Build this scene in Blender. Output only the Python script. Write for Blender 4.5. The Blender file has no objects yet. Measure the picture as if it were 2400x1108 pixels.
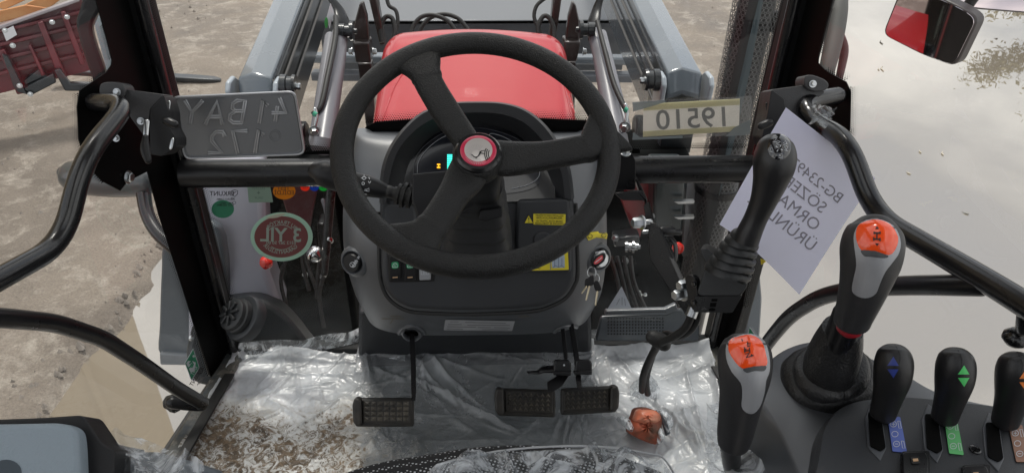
import bpy, bmesh, math, random
from mathutils import Vector, Matrix, noise
from mathutils.bvhtree import BVHTree
random.seed(7)
SC = bpy.context.scene
COL = SC.collection
V = Vector
# ---------------------------------------------------------------- camera, sky, sun, exposure
F = 1652.0; H = 1.22
CP, CY, CR = math.radians(33.5), math.radians(3.5), math.radians(1.6)
cf = V((math.sin(CY)*math.cos(CP), math.cos(CY)*math.cos(CP), -math.sin(CP)))
r0 = V((math.cos(CY), -math.sin(CY), 0)); u0 = r0.cross(cf)
cr = r0*math.cos(CR)+u0*math.sin(CR); cu = u0*math.cos(CR)-r0*math.sin(CR)
CAM = V((0, 0, H))
cd = bpy.data.cameras.new('camera'); cam = bpy.data.objects.new('camera', cd); COL.objects.link(cam)
cd.sensor_width = 36; cd.lens = 36*F/2400; cd.clip_start = 0.02; cd.clip_end = 2000
cam.matrix_world = Matrix(((cr.x, cu.x, -cf.x, 0), (cr.y, cu.y, -cf.y, 0), (cr.z, cu.z, -cf.z, H), (0, 0, 0, 1)))
SC.camera = cam
W = bpy.data.worlds.new("World"); SC.world = W; W.use_nodes = True
nt = W.node_tree; nt.nodes.clear()
def wn(t, **k):
    n = nt.nodes.new(t)
    for a, b in k.items(): setattr(n, a, b)
    return n
wo = wn('ShaderNodeOutputWorld'); mx = wn('ShaderNodeMixShader'); b1 = wn('ShaderNodeBackground'); b2 = wn('ShaderNodeBackground')
SUN_EL, SUN_AZ = math.radians(67), math.radians(-12)      # azimuth from +y (ahead) towards +x (right)
sky = wn('ShaderNodeTexSky', sky_type='NISHITA', sun_disc=False, sun_elevation=SUN_EL, sun_rotation=SUN_AZ)
b1.inputs[1].default_value = 0.10; nt.links.new(sky.outputs[0], b1.inputs[0])
tc = wn('ShaderNodeTexCoord'); sp = wn('ShaderNodeSeparateXYZ'); nt.links.new(tc.outputs['Generated'], sp.inputs[0])
ad = wn('ShaderNodeMath', operation='MAXIMUM'); nt.links.new(sp.outputs[2], ad.inputs[0]); ad.inputs[1].default_value = 0
ad2 = wn('ShaderNodeMath', operation='ADD'); nt.links.new(ad.outputs[0], ad2.inputs[0]); ad2.inputs[1].default_value = 0.18
dx = wn('ShaderNodeMath', operation='DIVIDE'); dy = wn('ShaderNodeMath', operation='DIVIDE')
nt.links.new(sp.outputs[0], dx.inputs[0]); nt.links.new(ad2.outputs[0], dx.inputs[1]); nt.links.new(sp.outputs[1], dy.inputs[0]); nt.links.new(ad2.outputs[0], dy.inputs[1])
cb = wn('ShaderNodeCombineXYZ'); nt.links.new(dx.outputs[0], cb.inputs[0]); nt.links.new(dy.outputs[0], cb.inputs[1])
nz = wn('ShaderNodeTexNoise'); nz.inputs['Scale'].default_value = 1.3; nz.inputs['Detail'].default_value = 6; nz.inputs['Roughness'].default_value = .5; nz.inputs['Distortion'].default_value = .4
nt.links.new(cb.outputs[0], nz.inputs['Vector'])
cl = wn('ShaderNodeValToRGB'); cl.color_ramp.elements[0].position = .42; cl.color_ramp.elements[0].color = (.40, .42, .46, 1)
cl.color_ramp.elements[1].position = .62; cl.color_ramp.elements[1].color = (.90, .875, .84, 1)
nt.links.new(nz.outputs[0], cl.inputs[0]); nt.links.new(cl.outputs[0], b2.inputs[0]); b2.inputs[1].default_value = 1.0
cv = wn('ShaderNodeValToRGB'); cv.color_ramp.elements[0].position = .28; cv.color_ramp.elements[0].color = (.75, .75, .75, 1); cv.color_ramp.elements[1].position = .45
nt.links.new(nz.outputs[0], cv.inputs[0]); nt.links.new(cv.outputs[0], mx.inputs[0]); nt.links.new(b1.outputs[0], mx.inputs[1]); nt.links.new(b2.outputs[0], mx.inputs[2]); nt.links.new(mx.outputs[0], wo.inputs[0])
sd = bpy.data.lights.new('sun', 'SUN'); sun = bpy.data.objects.new('sun', sd); COL.objects.link(sun)
sd.energy = 1.5; sd.angle = math.radians(12); sd.color = (1, .95, .88)
sun.rotation_euler = (math.pi/2-SUN_EL, 0, math.pi-SUN_AZ)
sun.location = (0, 0, 8)
SC.view_settings.view_transform = 'Standard'; SC.view_settings.look = 'None'; SC.view_settings.gamma = 1
SC.view_settings.use_curve_mapping = False; SC.view_settings.exposure = 0.90
try:
    SC.cycles.use_denoising = True; SC.cycles.max_bounces = 10; SC.cycles.transparent_max_bounces = 24; SC.cycles.glossy_bounces = 5; SC.cycles.diffuse_bounces = 4
    SC.cycles.sample_clamp_indirect = 6
except Exception: pass

# ---------------------------------------------------------------- pixel rays (2400 x 1108 photograph) to real points
def ray(px, py): return cr*((px-1200)/F)+cu*((554-py)/F)+cf
def at(px, py, x=None, y=None, z=None, d=None, pl=None, off=0):
    v = ray(px, py)
    if x is not None: t = x/v.x
    elif y is not None: t = y/v.y
    elif z is not None: t = (z-H)/v.z
    elif d is not None: t = d
    else:
        t = (pl.o+pl.n*off-CAM).dot(pl.n)/v.dot(pl.n)
    return CAM+v*t
class Plane:                      # a real plane: origin, normal (towards the camera side)
    def __init__(s, o, n): s.o = V(o); s.n = V(n).normalized()
def plane3(a, b, c):
    n = (b-a).cross(c-a).normalized()
    if n.dot(CAM-a) < 0: n = -n
    return Plane(a, n)
# ---------------------------------------------------------------- materials
MATS = {}
def mat(name, col=(.5, .5, .5), rough=.5, metal=0, coat=0, var=0, vs=6, bump=0, bs=200, spec=.5, alpha=1, emit=None, col2=None, bd=3, crough=.05, rvar=0, tl=None):
    if name in MATS: return MATS[name]
    m = bpy.data.materials.new(name); m.use_nodes = True; t = m.node_tree; b = t.nodes['Principled BSDF']
    b.inputs['Base Color'].default_value = (*col, 1); b.inputs['Roughness'].default_value = rough; b.inputs['Metallic'].default_value = metal
    b.inputs['Coat Weight'].default_value = coat; b.inputs['Coat Roughness'].default_value = crough; b.inputs['Specular IOR Level'].default_value = spec; b.inputs['Alpha'].default_value = alpha
    if emit: b.inputs['Emission Color'].default_value = (*col, 1); b.inputs['Emission Strength'].default_value = emit
    co = t.nodes.new('ShaderNodeTexCoord')
    if var or col2 or rvar:
        n = t.nodes.new('ShaderNodeTexNoise'); n.inputs['Scale'].default_value = vs; n.inputs['Detail'].default_value = 8; n.inputs['Roughness'].default_value = .6
        t.links.new(co.outputs['Object'], n.inputs['Vector'])
        r = t.nodes.new('ShaderNodeValToRGB'); r.color_ramp.elements[0].position = .35; r.color_ramp.elements[1].position = .65
        c2 = col2 or tuple(min(1, c*(1+var)) for c in col); c1 = col if col2 else tuple(c*(1-var) for c in col)
        r.color_ramp.elements[0].color = (*c1, 1); r.color_ramp.elements[1].color = (*c2, 1)
        t.links.new(n.outputs[0], r.inputs[0]); t.links.new(r.outputs[0], b.inputs['Base Color'])
        if rvar:
            mr = t.nodes.new('ShaderNodeMapRange'); mr.inputs[1].default_value = .3; mr.inputs[2].default_value = .7; mr.inputs[3].default_value = max(.02, rough-rvar); mr.inputs[4].default_value = rough+rvar
            t.links.new(n.outputs[0], mr.inputs[0]); t.links.new(mr.outputs[0], b.inputs['Roughness'])
    if bump:
        n = t.nodes.new('ShaderNodeTexNoise'); n.inputs['Scale'].default_value = bs; n.inputs['Detail'].default_value = bd
        t.links.new(co.outputs['Object'], n.inputs['Vector'])
        bp = t.nodes.new('ShaderNodeBump'); bp.inputs['Strength'].default_value = bump; bp.inputs['Distance'].default_value = .0025
        t.links.new(n.outputs[0], bp.inputs['Height']); t.links.new(bp.outputs[0], b.inputs['Normal'])
    if tl:
        tr = t.nodes.new('ShaderNodeBsdfTranslucent'); tr.inputs[0].default_value = (*[min(1, c*1.5) for c in (tl if isinstance(tl, tuple) else col)], 1); ms = t.nodes.new('ShaderNodeMixShader'); ms.inputs[0].default_value = .5
        t.links.new(b.outputs[0], ms.inputs[1]); t.links.new(tr.outputs[0], ms.inputs[2]); t.links.new(ms.outputs[0], t.nodes['Material Output'].inputs[0])
    MATS[name] = m; return m
def schlick(t, f0, f90=1):
    lw = t.nodes.new('ShaderNodeLayerWeight'); lw.inputs[0].default_value = .5
    pw = t.nodes.new('ShaderNodeMath'); pw.operation = 'POWER'; pw.inputs[1].default_value = 5; t.links.new(lw.outputs['Facing'], pw.inputs[0])
    mu = t.nodes.new('ShaderNodeMath'); mu.operation = 'MULTIPLY_ADD'; mu.inputs[1].default_value = f90-f0; mu.inputs[2].default_value = f0; t.links.new(pw.outputs[0], mu.inputs[0]); return mu
def sheet_mat(name, tint=(1, 1, 1), refl=1.0, film=None, film_amt=0, rough=0.0):
    """thin clear sheet: transparent, mirror-like by fresnel, plus a little dust"""
    if name in MATS: return MATS[name]
    m = bpy.data.materials.new(name); m.use_nodes = True; t = m.node_tree; t.nodes.clear()
    o = t.nodes.new('ShaderNodeOutputMaterial'); tr = t.nodes.new('ShaderNodeBsdfTransparent'); tr.inputs[0].default_value = (*tint, 1)
    g = t.nodes.new('ShaderNodeBsdfGlossy'); g.inputs['Roughness'].default_value = rough
    mu = schlick(t, .075*refl, .9)
    ms = t.nodes.new('ShaderNodeMixShader'); t.links.new(mu.outputs[0], ms.inputs[0]); t.links.new(tr.outputs[0], ms.inputs[1]); t.links.new(g.outputs[0], ms.inputs[2])
    last = ms
    if film_amt:
        d = t.nodes.new('ShaderNodeBsdfDiffuse'); d.inputs[0].default_value = (*film, 1)
        n = t.nodes.new('ShaderNodeTexNoise'); n.inputs['Scale'].default_value = 5; n.inputs['Detail'].default_value = 10; n.inputs['Roughness'].default_value = .7
        co = t.nodes.new('ShaderNodeTexCoord'); t.links.new(co.outputs['Object'], n.inputs['Vector'])
        mr = t.nodes.new('ShaderNodeMapRange'); mr.inputs[1].default_value = .35; mr.inputs[2].default_value = .75; mr.inputs[3].default_value = film_amt*.4; mr.inputs[4].default_value = film_amt*1.7
        t.links.new(n.outputs[0], mr.inputs[0])
        m2 = t.nodes.new('ShaderNodeMixShader'); t.links.new(mr.outputs[0], m2.inputs[0]); t.links.new(ms.outputs[0], m2.inputs[1]); t.links.new(d.outputs[0], m2.inputs[2]); last = m2
    t.links.new(last.outputs[0], o.inputs[0]); MATS[name] = m; return m
BLK = mat('black_plastic', (.008, .008, .009), .40, spec=.35, rvar=.07, vs=25, bump=.12, bs=900)
BLKG = mat('gloss_black_paint', (.006, .006, .007), .26, coat=.35, crough=.12, rvar=.05, vs=9)
BLKM = mat('black_powder_coat', (.006, .006, .007), .30, spec=.4, bump=.05, bs=700, rvar=.06, vs=20)
PIL = mat('black_pillar_trim', (.0045, .005, .0055), .42, spec=.2, bump=.1, bs=60)
FRIT = mat('black_glass_print', (.003, .003, .003), .5, spec=.10)
LEATH = mat('grained_black_rim', (.0085, .0085, .0085), .40, bump=.8, bs=480, bd=2, spec=.35, rvar=.06, vs=14)
CONS = mat('dark_grey_moulded_plastic', (.070, .076, .085), .36, spec=.8, coat=.45, crough=.35, bump=.2, rvar=.08, bs=1300, bd=2, var=.06, vs=8)
CONS2 = mat('charcoal_moulded_plastic', (.026, .028, .032), .42, rvar=.08, bump=.25, bs=1300, bd=2, var=.06, vs=8)
RUB = mat('black_rubber', (.013, .013, .013), .55, bump=.2, bs=300)
DUSTB = mat('dusty_black_rubber', (.010, .010, .010), .5, col2=(.030, .026, .021), vs=25, bump=.3, bs=200)
GREYP = mat('blue_grey_armrest_plastic', (.24, .29, .33), .5, bump=.35, bs=500, bd=2)
SILV = mat('silver_grey_plastic', (.33, .34, .36), .38, metal=.3, bump=.1, bs=600)
ORNG = mat('glossy_orange_plastic', (.85, .075, .008), .2, coat=.8)
RED = mat('glossy_red_paint', (.44, .004, .010), .45, coat=.6, crough=.03, spec=.3)
RED2 = mat('dark_red_paint', (.11, .010, .017), .4, coat=.3, var=.25, vs=3)
LGREY = mat('grey_blue_loader_paint', (.125, .148, .17), .25, coat=1, crough=.05, rvar=.06, vs=5)
DGREY = mat('dark_grey_loader_paint', (.012, .015, .018), .3, coat=.3, crough=.08, var=.15, vs=4)
MIDG = mat('mid_grey_steel_paint', (.10, .11, .125), .4, coat=.3, var=.15, vs=3)
STEEL = mat('zinc_bolt', (.55, .57, .58), .28, metal=1, var=.1, vs=60)
CHR = mat('chrome', (.6, .6, .6), .12, metal=1)
CYL = mat('grey_cylinder_paint', (.17, .17, .19), .40, coat=.2, crough=.2)
WHT = mat('white_paper_label', (.62, .63, .66), .6)
YEL = mat('yellow_label', (.75, .62, .03), .5)
BLKP = mat('black_print', (.01, .01, .01), .6)
WHTP = mat('white_print', (.55, .57, .6), .6)
GRNP = mat('green_print', (.01, .28, .11), .55)
GLASS = sheet_mat('cab_glass', (.95, .965, .96), .5, (.4, .4, .38), .008)
FILM = sheet_mat('clear_tape', (.95, .95, .94), 1.0, (.7, .7, .7), .06, .12)

# ---------------------------------------------------------------- object helpers
def wl(o): return V(o['_w']) if o is not None and '_w' in o else V((0, 0, 0))
def thing(name, label, cat, loc, group=None):
    o = bpy.data.objects.new(name, None); COL.objects.link(o); o.location = loc; o.empty_display_size = .05
    o['_w'] = tuple(loc); o['label'] = label; o['category'] = cat
    if group: o['group'] = group
    return o
def tag(o, label, cat, group=None):
    o['label'] = label; o['category'] = cat
    if group: o['group'] = group
    return o
def stuff(o, k='stuff'): o['kind'] = k; return o
def obj(name, vs, fs, m, parent=None, smooth=True, ang=35, bevel=0, bseg=2, label=None, solid=0, subsurf=0, fmat=None):
    me = bpy.data.meshes.new(name)
    if len(vs):
        lo = V((min(v[0] for v in vs), min(v[1] for v in vs), min(v[2] for v in vs))); hi = V((max(v[0] for v in vs), max(v[1] for v in vs), max(v[2] for v in vs)))
        c = (lo+hi)/2
    else: c = V((0, 0, 0))
    me.from_pydata([(v[0]-c.x, v[1]-c.y, v[2]-c.z) for v in vs], [], fs)
    for mm in (m if isinstance(m, (list, tuple)) else [m]): me.materials.append(mm)
    if fmat:
        for p, i in zip(me.polygons, fmat): p.material_index = i
    bm = bmesh.new(); bm.from_mesh(me); bmesh.ops.recalc_face_normals(bm, faces=bm.faces); bm.to_mesh(me); bm.free()
    if smooth:
        for p in me.polygons: p.use_smooth = True
        me.set_sharp_from_angle(angle=math.radians(ang))
    o = bpy.data.objects.new(name, me); COL.objects.link(o)
    if parent is not None: o.parent = parent
    o.location = c-wl(parent); o['_w'] = tuple(c)
    if solid:
        md = o.modifiers.new('s', 'SOLIDIFY'); md.thickness = solid; md.offset = 0
    if bevel:
        md = o.modifiers.new('b', 'BEVEL'); md.width = bevel; md.segments = bseg; md.limit_method = 'ANGLE'; md.angle_limit = math.radians(38); md.harden_normals = False
    if subsurf:
        md = o.modifiers.new('u', 'SUBSURF'); md.levels = subsurf; md.render_levels = subsurf
    if label: o['label'] = label
    return o
class G:                          # geometry gatherer
    def __init__(s): s.v = []; s.f = []; s.mi = []; s.cm = 0
    def add(s, vs, fs):
        n = len(s.v); s.v += [V(v) for v in vs]; s.f += [tuple(i+n for i in f) for f in fs]; s.mi += [s.cm]*len(fs); return s
    def box(s, c, sz, U=V((1, 0, 0)), Vv=V((0, 1, 0)), N=V((0, 0, 1))):
        c = V(c); vs = [c+U*(a*sz[0]/2)+Vv*(b*sz[1]/2)+N*(d*sz[2]/2) for a in (-1, 1) for b in (-1, 1) for d in (-1, 1)]
        return s.add(vs, [(0, 1, 3, 2), (4, 6, 7, 5), (0, 4, 5, 1), (2, 3, 7, 6), (0, 2, 6, 4), (1, 5, 7, 3)])
    def slab(s, poly, th):        # poly: world points, th: vector
        n = len(poly); th = V(th); vs = [V(p) for p in poly]+[V(p)+th for p in poly]
        fs = [tuple(range(n)), tuple(range(2*n-1, n-1, -1))]+[(i, (i+1) % n, n+(i+1) % n, n+i) for i in range(n)]
        return s.add(vs, fs)
    def rings(s, rs, closed=True, cap=True, loop=False):
        n = len(rs[0]); vs = [p for r in rs for p in r]; fs = []
        m = len(rs)
        for i in range(m if loop else m-1):
            j = (i+1) % m
            for k in range(n if closed else n-1):
                k2 = (k+1) % n; fs.append((i*n+k, i*n+k2, j*n+k2, j*n+k))
        if cap and not loop and closed:
            fs.append(tuple(range(n))); fs.append(tuple(range((m-1)*n, m*n)))
        return s.add(vs, fs)
    def tube(s, pts, r, k=14, closed=False, capr=False, squash=1, up=None):
        pts = [V(p) for p in pts]; n = len(pts); rr = r if isinstance(r, (list, tuple)) else [r]*n
        T = []
        for i in range(n):
            a = pts[(i-1) % n] if closed or i else pts[0]; b = pts[(i+1) % n] if closed or i < n-1 else pts[-1]
            T.append((b-a).normalized())
        ref = V(up) if up else (V((0, 0, 1)) if abs(T[0].z) < .9 else V((0, 1, 0)))
        u = (ref-T[0]*ref.dot(T[0])).normalized(); rs = []
        for i in range(n):
            u = (u-T[i]*u.dot(T[i])).normalized(); w = T[i].cross(u)
            rs.append([pts[i]+(u*math.cos(2*math.pi*q/k)*squash+w*math.sin(2*math.pi*q/k))*rr[i] for q in range(k)])
            if capr and i in (0, n-1) and not closed:
                sgn = -1 if i == 0 else 1; cap = []
                for ph in (30, 60, 80):
                    ca, sa = math.cos(math.radians(ph)), math.sin(math.radians(ph))
                    cap.append([pts[i]+T[i]*(sgn*sa*rr[i])+(u*math.cos(2*math.pi*q/k)*squash+w*math.sin(2*math.pi*q/k))*rr[i]*ca for q in range(k)])
                if i == 0: rs = cap[::-1]+rs
                else: rs = rs+cap
        return s.rings(rs, loop=closed)
    def lathe(s, o, ax, prof, k=24, closed=True):  # prof: (dist along axis, radius)
        ax = V(ax).normalized(); ref = V((0, 0, 1)) if abs(ax.z) < .9 else V((1, 0, 0)); u = ax.cross(ref).normalized(); w = ax.cross(u)
        return s.rings([[V(o)+ax*a+(u*math.cos(2*math.pi*q/k)+w*math.sin(2*math.pi*q/k))*max(r, 1e-5) for q in range(k)] for a, r in prof])
    def hexbolt(s, o, ax, r, h):
        s.lathe(o, ax, [(0, r*1.35), (h*.15, r*1.35)], 18)
        return s.lathe(V(o)+V(ax).normalized()*h*.15, ax, [(0, r), (h*.75, r), (h*.9, r*.8)], 6)
    def mk(s, name, m, parent=None, **k): return obj(name, s.v, s.f, m, parent, fmat=s.mi if isinstance(m, (list, tuple)) else None, **k)
def fillet(pts, r=.05, n=6):
    pts = [V(p) for p in pts]; out = [pts[0]]
    for i in range(1, len(pts)-1):
        a, b, c = pts[i-1], pts[i], pts[i+1]; ra = min(r, (a-b).length*.48); rc = min(r, (c-b).length*.48)
        p = b+(a-b).normalized()*ra; q = b+(c-b).normalized()*rc
        for t in range(n+1):
            t /= n; out.append(p*(1-t)**2+b*2*t*(1-t)+q*t*t)
    out.append(pts[-1]); return out
def crom(pts, n=6, closed=False):
    pts = [V(p) for p in pts]; m = len(pts); out = []
    for i in range(m if closed else m-1):
        p0 = pts[(i-1) % m] if closed or i else pts[0]; p1 = pts[i]; p2 = pts[(i+1) % m]; p3 = pts[(i+2) % m] if closed or i < m-2 else pts[-1]
        for t in range(n):
            t /= n; out.append(.5*((2*p1)+(p2-p0)*t+(2*p0-5*p1+4*p2-p3)*t*t+(3*p1-p0-3*p2+p3)*t**3))
    if not closed: out.append(pts[-1])
    return out
def c2(pts, n=5, closed=True): return [(p.x, p.y) for p in crom([V((a, b, 0)) for a, b in pts], n, closed)]
def rpoly(pts, r, n=4):           # rounded px polygon
    out = []; m = len(pts)
    for i in range(m):
        a, b, c = V(pts[i-1]), V(pts[i]), V(pts[(i+1) % m]); ra = min(r, (a-b).length*.48); rc = min(r, (c-b).length*.48)
        p = b+(a-b).normalized()*ra; q = b+(c-b).normalized()*rc
        for t in range(n+1):
            t /= n; w = p*(1-t)**2+b*2*t*(1-t)+q*t*t; out.append((w.x, w.y))
    return out
def ell(cx, cy, rx, ry, n=28, a0=0, a1=360): return [(cx+rx*math.cos(math.radians(a0+(a1-a0)*i/n)), cy+ry*math.sin(math.radians(a0+(a1-a0)*i/n))) for i in range(n)]
def pxslab(name, poly, pl, th, m, parent=None, off=0, **k):     # plate on a real plane, thickness th behind its front
    g = G(); g.slab([at(x, y, pl=pl, off=off) for x, y in poly], -pl.n*th); return g.mk(name, m, parent, **k)
class Surf:                       # an object's evaluated mesh as a surface to lay labels on
    def __init__(s, *os):
        vs = []; fs = []
        dg = bpy.context.evaluated_depsgraph_get()
        for o in os:
            ev = o.evaluated_get(dg); me = ev.to_mesh(); n = len(vs); w = V(o['_w'])
            vs += [v.co+w for v in me.vertices]; fs += [tuple(i+n for i in p.vertices) for p in me.polygons]; ev.to_mesh_clear()
        s.t = BVHTree.FromPolygons(vs, fs)
    def hit(s, px, py, off):
        v = ray(px, py).normalized(); h = s.t.ray_cast(CAM, v)
        if h[0] is None: return None
        n = h[1]
        if n.dot(v) > 0: n = -n
        return h[0]+n*off, n
def place(px, py, base, off):
    if isinstance(base, Surf):
        r = base.hit(px, py, off); return r[0] if r else None
    return at(px, py, pl=base, off=off)
def decal(name, poly, base, m, parent=None, off=.0006, bulge=0, nr=5, **k):   # star-shaped patch laid on a surface
    cx = sum(p[0] for p in poly)/len(poly); cy = sum(p[1] for p in poly)/len(poly); n = len(poly)
    c = place(cx, cy, base, off+bulge)
    if c is None: return None
    rs = []; last = None
    for i in range(1, nr+1):
        t = i/nr; ring = []
        for x, y in poly:
            p = place(cx+(x-cx)*t, cy+(y-cy)*t, base, off+bulge*(1-t*t))
            if p is None: p = last or c
            last = p; ring.append(p)
        rs.append(ring)
    g = G(); g.rings(rs, cap=False); g.add([c]+rs[0], [(0, i+1, (i+1) % n+1) for i in range(n)])
    vs = g.v; 
    return g.mk(name, m, parent, **k)
def pxlines(name, lines, base, wpx, m, parent=None, off=.001, closed=False):  # printed lines, given as px polylines
    g = G()
    for ln in lines:
        ps = [V(p) for p in ln]; L = []; Rr = []
        for i, p in enumerate(ps):
            a = ps[max(i-1, 0)]; b = ps[min(i+1, len(ps)-1)]; d = (b-a).normalized() if (b-a).length else V((1, 0)); nn = V((-d.y, d.x))*wpx/2
            q1 = place(p.x+nn.x, p.y+nn.y, base, off); q2 = place(p.x-nn.x, p.y-nn.y, base, off)
            if q1 is None or q2 is None: continue
            L.append(q1); Rr.append(q2)
        for i in range(len(L)-1): g.add([L[i], L[i+1], Rr[i+1], Rr[i]], [(0, 1, 2, 3)])
    return g.mk(name, m, parent, smooth=False)
TXT = {}
def text2d(body, ext=0, bev=0, off_=0):
    key = (body, ext, bev, off_)
    if key in TXT: return TXT[key]
    cu_ = bpy.data.curves.new('t', 'FONT'); cu_.body = body; cu_.align_x = 'CENTER'; cu_.align_y = 'CENTER'; cu_.size = 1; cu_.extrude = ext; cu_.bevel_depth = bev; cu_.offset = off_; cu_.resolution_u = 3
    cu_.space_line = 1.0
    o = bpy.data.objects.new('t', cu_); COL.objects.link(o)
    me = bpy.data.meshes.new_from_object(o.evaluated_get(bpy.context.evaluated_depsgraph_get()))
    vs = [tuple(v.co) for v in me.vertices]; fs = [tuple(p.vertices) for p in me.polygons]
    bpy.data.objects.remove(o); bpy.data.meshes.remove(me)
    TXT[key] = (vs, fs); return vs, fs
def text(name, body, px, py, size, base, m, parent=None, ang=0, mirror=False, off=.0012, ext=0, bev=0, zs=0, sx=1, shear=0, arc=None, bold=0, label=None):
    """lettering of real geometry laid on a surface; size in photo px; arc=(radius px, +1/-1)"""
    vs, fs = text2d(body, ext, bev, bold*.7); ca, sa = math.cos(math.radians(ang)), math.sin(math.radians(ang)); out = []
    for x, y, z in vs:
        x *= size*sx; y *= size
        if mirror: x = -x
        if arc:
            R, sg = arc; th = x/R; x2 = (R+sg*y)*math.sin(th); y2 = sg*((R+sg*y)*math.cos(th)-R); x, y = x2, y2
        x += shear*y
        p = place(px+x*ca+y*sa, py+x*sa-y*ca, base, off+z*zs)
        if p is None: p = out[-1] if out else at(px, py, d=1)
        out.append(p)
    return obj(name, out, fs, m, parent, smooth=bool(zs), ang=30, label=label)
def psweep(name, pts, m, parent=None, k=20, squash=1, capr=True, n=5, smooth=True, up=None, mkk={}):   # (px,py,depth,width px)
    P = [at(a, b, d=c) for a, b, c, w in pts]; R = [w/2*c/F for a, b, c, w in pts]
    if n > 1:
        P2 = crom(P, n); R2 = [v.x for v in crom([V((r, 0, 0)) for r in R], n)]
    else: P2, R2 = P, R
    g = G(); g.tube(P2, [max(r, .0004) for r in R2], k, capr=capr, squash=squash, up=up)
    return g.mk(name, m, parent, ang=50, **mkk)
def sm(a, b, t): t = max(0, min(1, (t-a)/(b-a))); return t*t*(3-2*t)
# ================================================================ GROUND AND WATER
GZ = -1.15
def ground():
    m = bpy.data.materials.new('compacted_ground'); m.use_nodes = True; t = m.node_tree; b = t.nodes['Principled BSDF']
    N = t.nodes.new; L = t.links.new; co = N('ShaderNodeTexCoord')
    def noi(s, d=8, r=.6, di=0):
        n = N('ShaderNodeTexNoise'); n.inputs['Scale'].default_value = s; n.inputs['Detail'].default_value = d; n.inputs['Roughness'].default_value = r; n.inputs['Distortion'].default_value = di; L(co.outputs['Object'], n.inputs['Vector']); return n
    n1 = noi(1.1, 10, .62, .6); n2 = noi(5, 12, .78, .3); n3 = noi(90, 4, .7)
    r1 = N('ShaderNodeValToRGB'); e = r1.color_ramp.elements; e[0].position = .3; e[0].color = (.130, .107, .087, 1); e[1].position = .6; e[1].color = (.262, .222, .182, 1)
    L(n1.outputs[0], r1.inputs[0])
    r2 = N('ShaderNodeValToRGB'); e = r2.color_ramp.elements; e[0].position = .50; e[0].color = (0, 0, 0, 1); e[1].position = .66; e[1].color = (1, 1, 1, 1); L(n2.outputs[0], r2.inputs[0])
    mA = N('ShaderNodeMix'); mA.data_type = 'RGBA'; L(r2.outputs[0], mA.inputs[0]); L(r1.outputs[0], mA.inputs[6]); mA.inputs[7].default_value = (.41, .365, .31, 1)
    mB = N('ShaderNodeMix'); mB.data_type = 'RGBA'; mB.blend_type = 'OVERLAY'; mB.inputs[0].default_value = .55; L(mA.outputs[2], mB.inputs[6]); L(n3.outputs[0], mB.inputs[7])
    L(mB.outputs[2], b.inputs['Base Color'])
    rr = N('ShaderNodeMapRange'); rr.inputs[1].default_value = .35; rr.inputs[2].default_value = .7; rr.inputs[3].default_value = .5; rr.inputs[4].default_value = .95; L(n1.outputs[0], rr.inputs[0]); L(rr.outputs[0], b.inputs['Roughness'])
    ma = N('ShaderNodeMath'); ma.operation = 'MULTIPLY_ADD'; L(n2.outputs[0], ma.inputs[0]); ma.inputs[1].default_value = 2.; L(n3.outputs[0], ma.inputs[2])
    bp = N('ShaderNodeBump'); bp.inputs['Strength'].default_value = .7; bp.inputs['Distance'].default_value = .02; L(ma.outputs[0], bp.inputs['Height']); L(bp.outputs[0], b.inputs['Normal'])
    # one sheet: fine near the cab, coarse to the horizon
    def axis(lo, hi, st, far):
        a = []; x = lo
        while x <= hi: a.append(x); x += st
        l = [lo]; s = st
        while l[-1] > -far: s *= 1.35; l.append(l[-1]-s)
        r = [a[-1]]; s = st
        while r[-1] < far: s *= 1.35; r.append(r[-1]+s)
        return l[:0:-1]+a+r[1:]
    X = axis(-7.5, 5.5, .06, 600); Y = axis(.6, 10.5, .06, 600); vs = []
    for y in Y:
        for x in X:
            p = V((x, y, 0)); h = noise.noise(p*.7)*.03+noise.noise(p*3)*.012+abs(noise.noise(p*9))*.010+noise.noise(p*23)*.004
            # shallow basins that hold the water
            eL = edge_left(y); d = x-eL
            dr = x-edge_right(y)
            basin = 0
            if y < 3.9: basin = max(basin, sm(-.10, .22, d)*sm(4.0, 3.5, y))
            basin = max(basin, sm(-.3, .5, dr))
            h = h*(1-.5*basin)+.045*(1-basin)-.10*basin
            vs.append((x, y, GZ+h))
    nx = len(X); fs = [(j*nx+i, j*nx+i+1, (j+1)*nx+i+1, (j+1)*nx+i) for j in range(len(Y)-1) for i in range(nx-1)]
    o = obj('ground', vs, fs, m, ang=180); stuff(o, 'structure')
def edge_left(y): return -1.84+.07*(y-2.6)+.10*noise.noise(V((y*1.6, 3.1, 0)))+.05*noise.noise(V((y*6, 1.1, 0)))
def edge_right(y): return (1.0+.30*y if y < 4 else 2.2+(y-4)*.40)+.12*noise.noise(V((y*1.1, 9.1, 0)))
ground()
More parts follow.
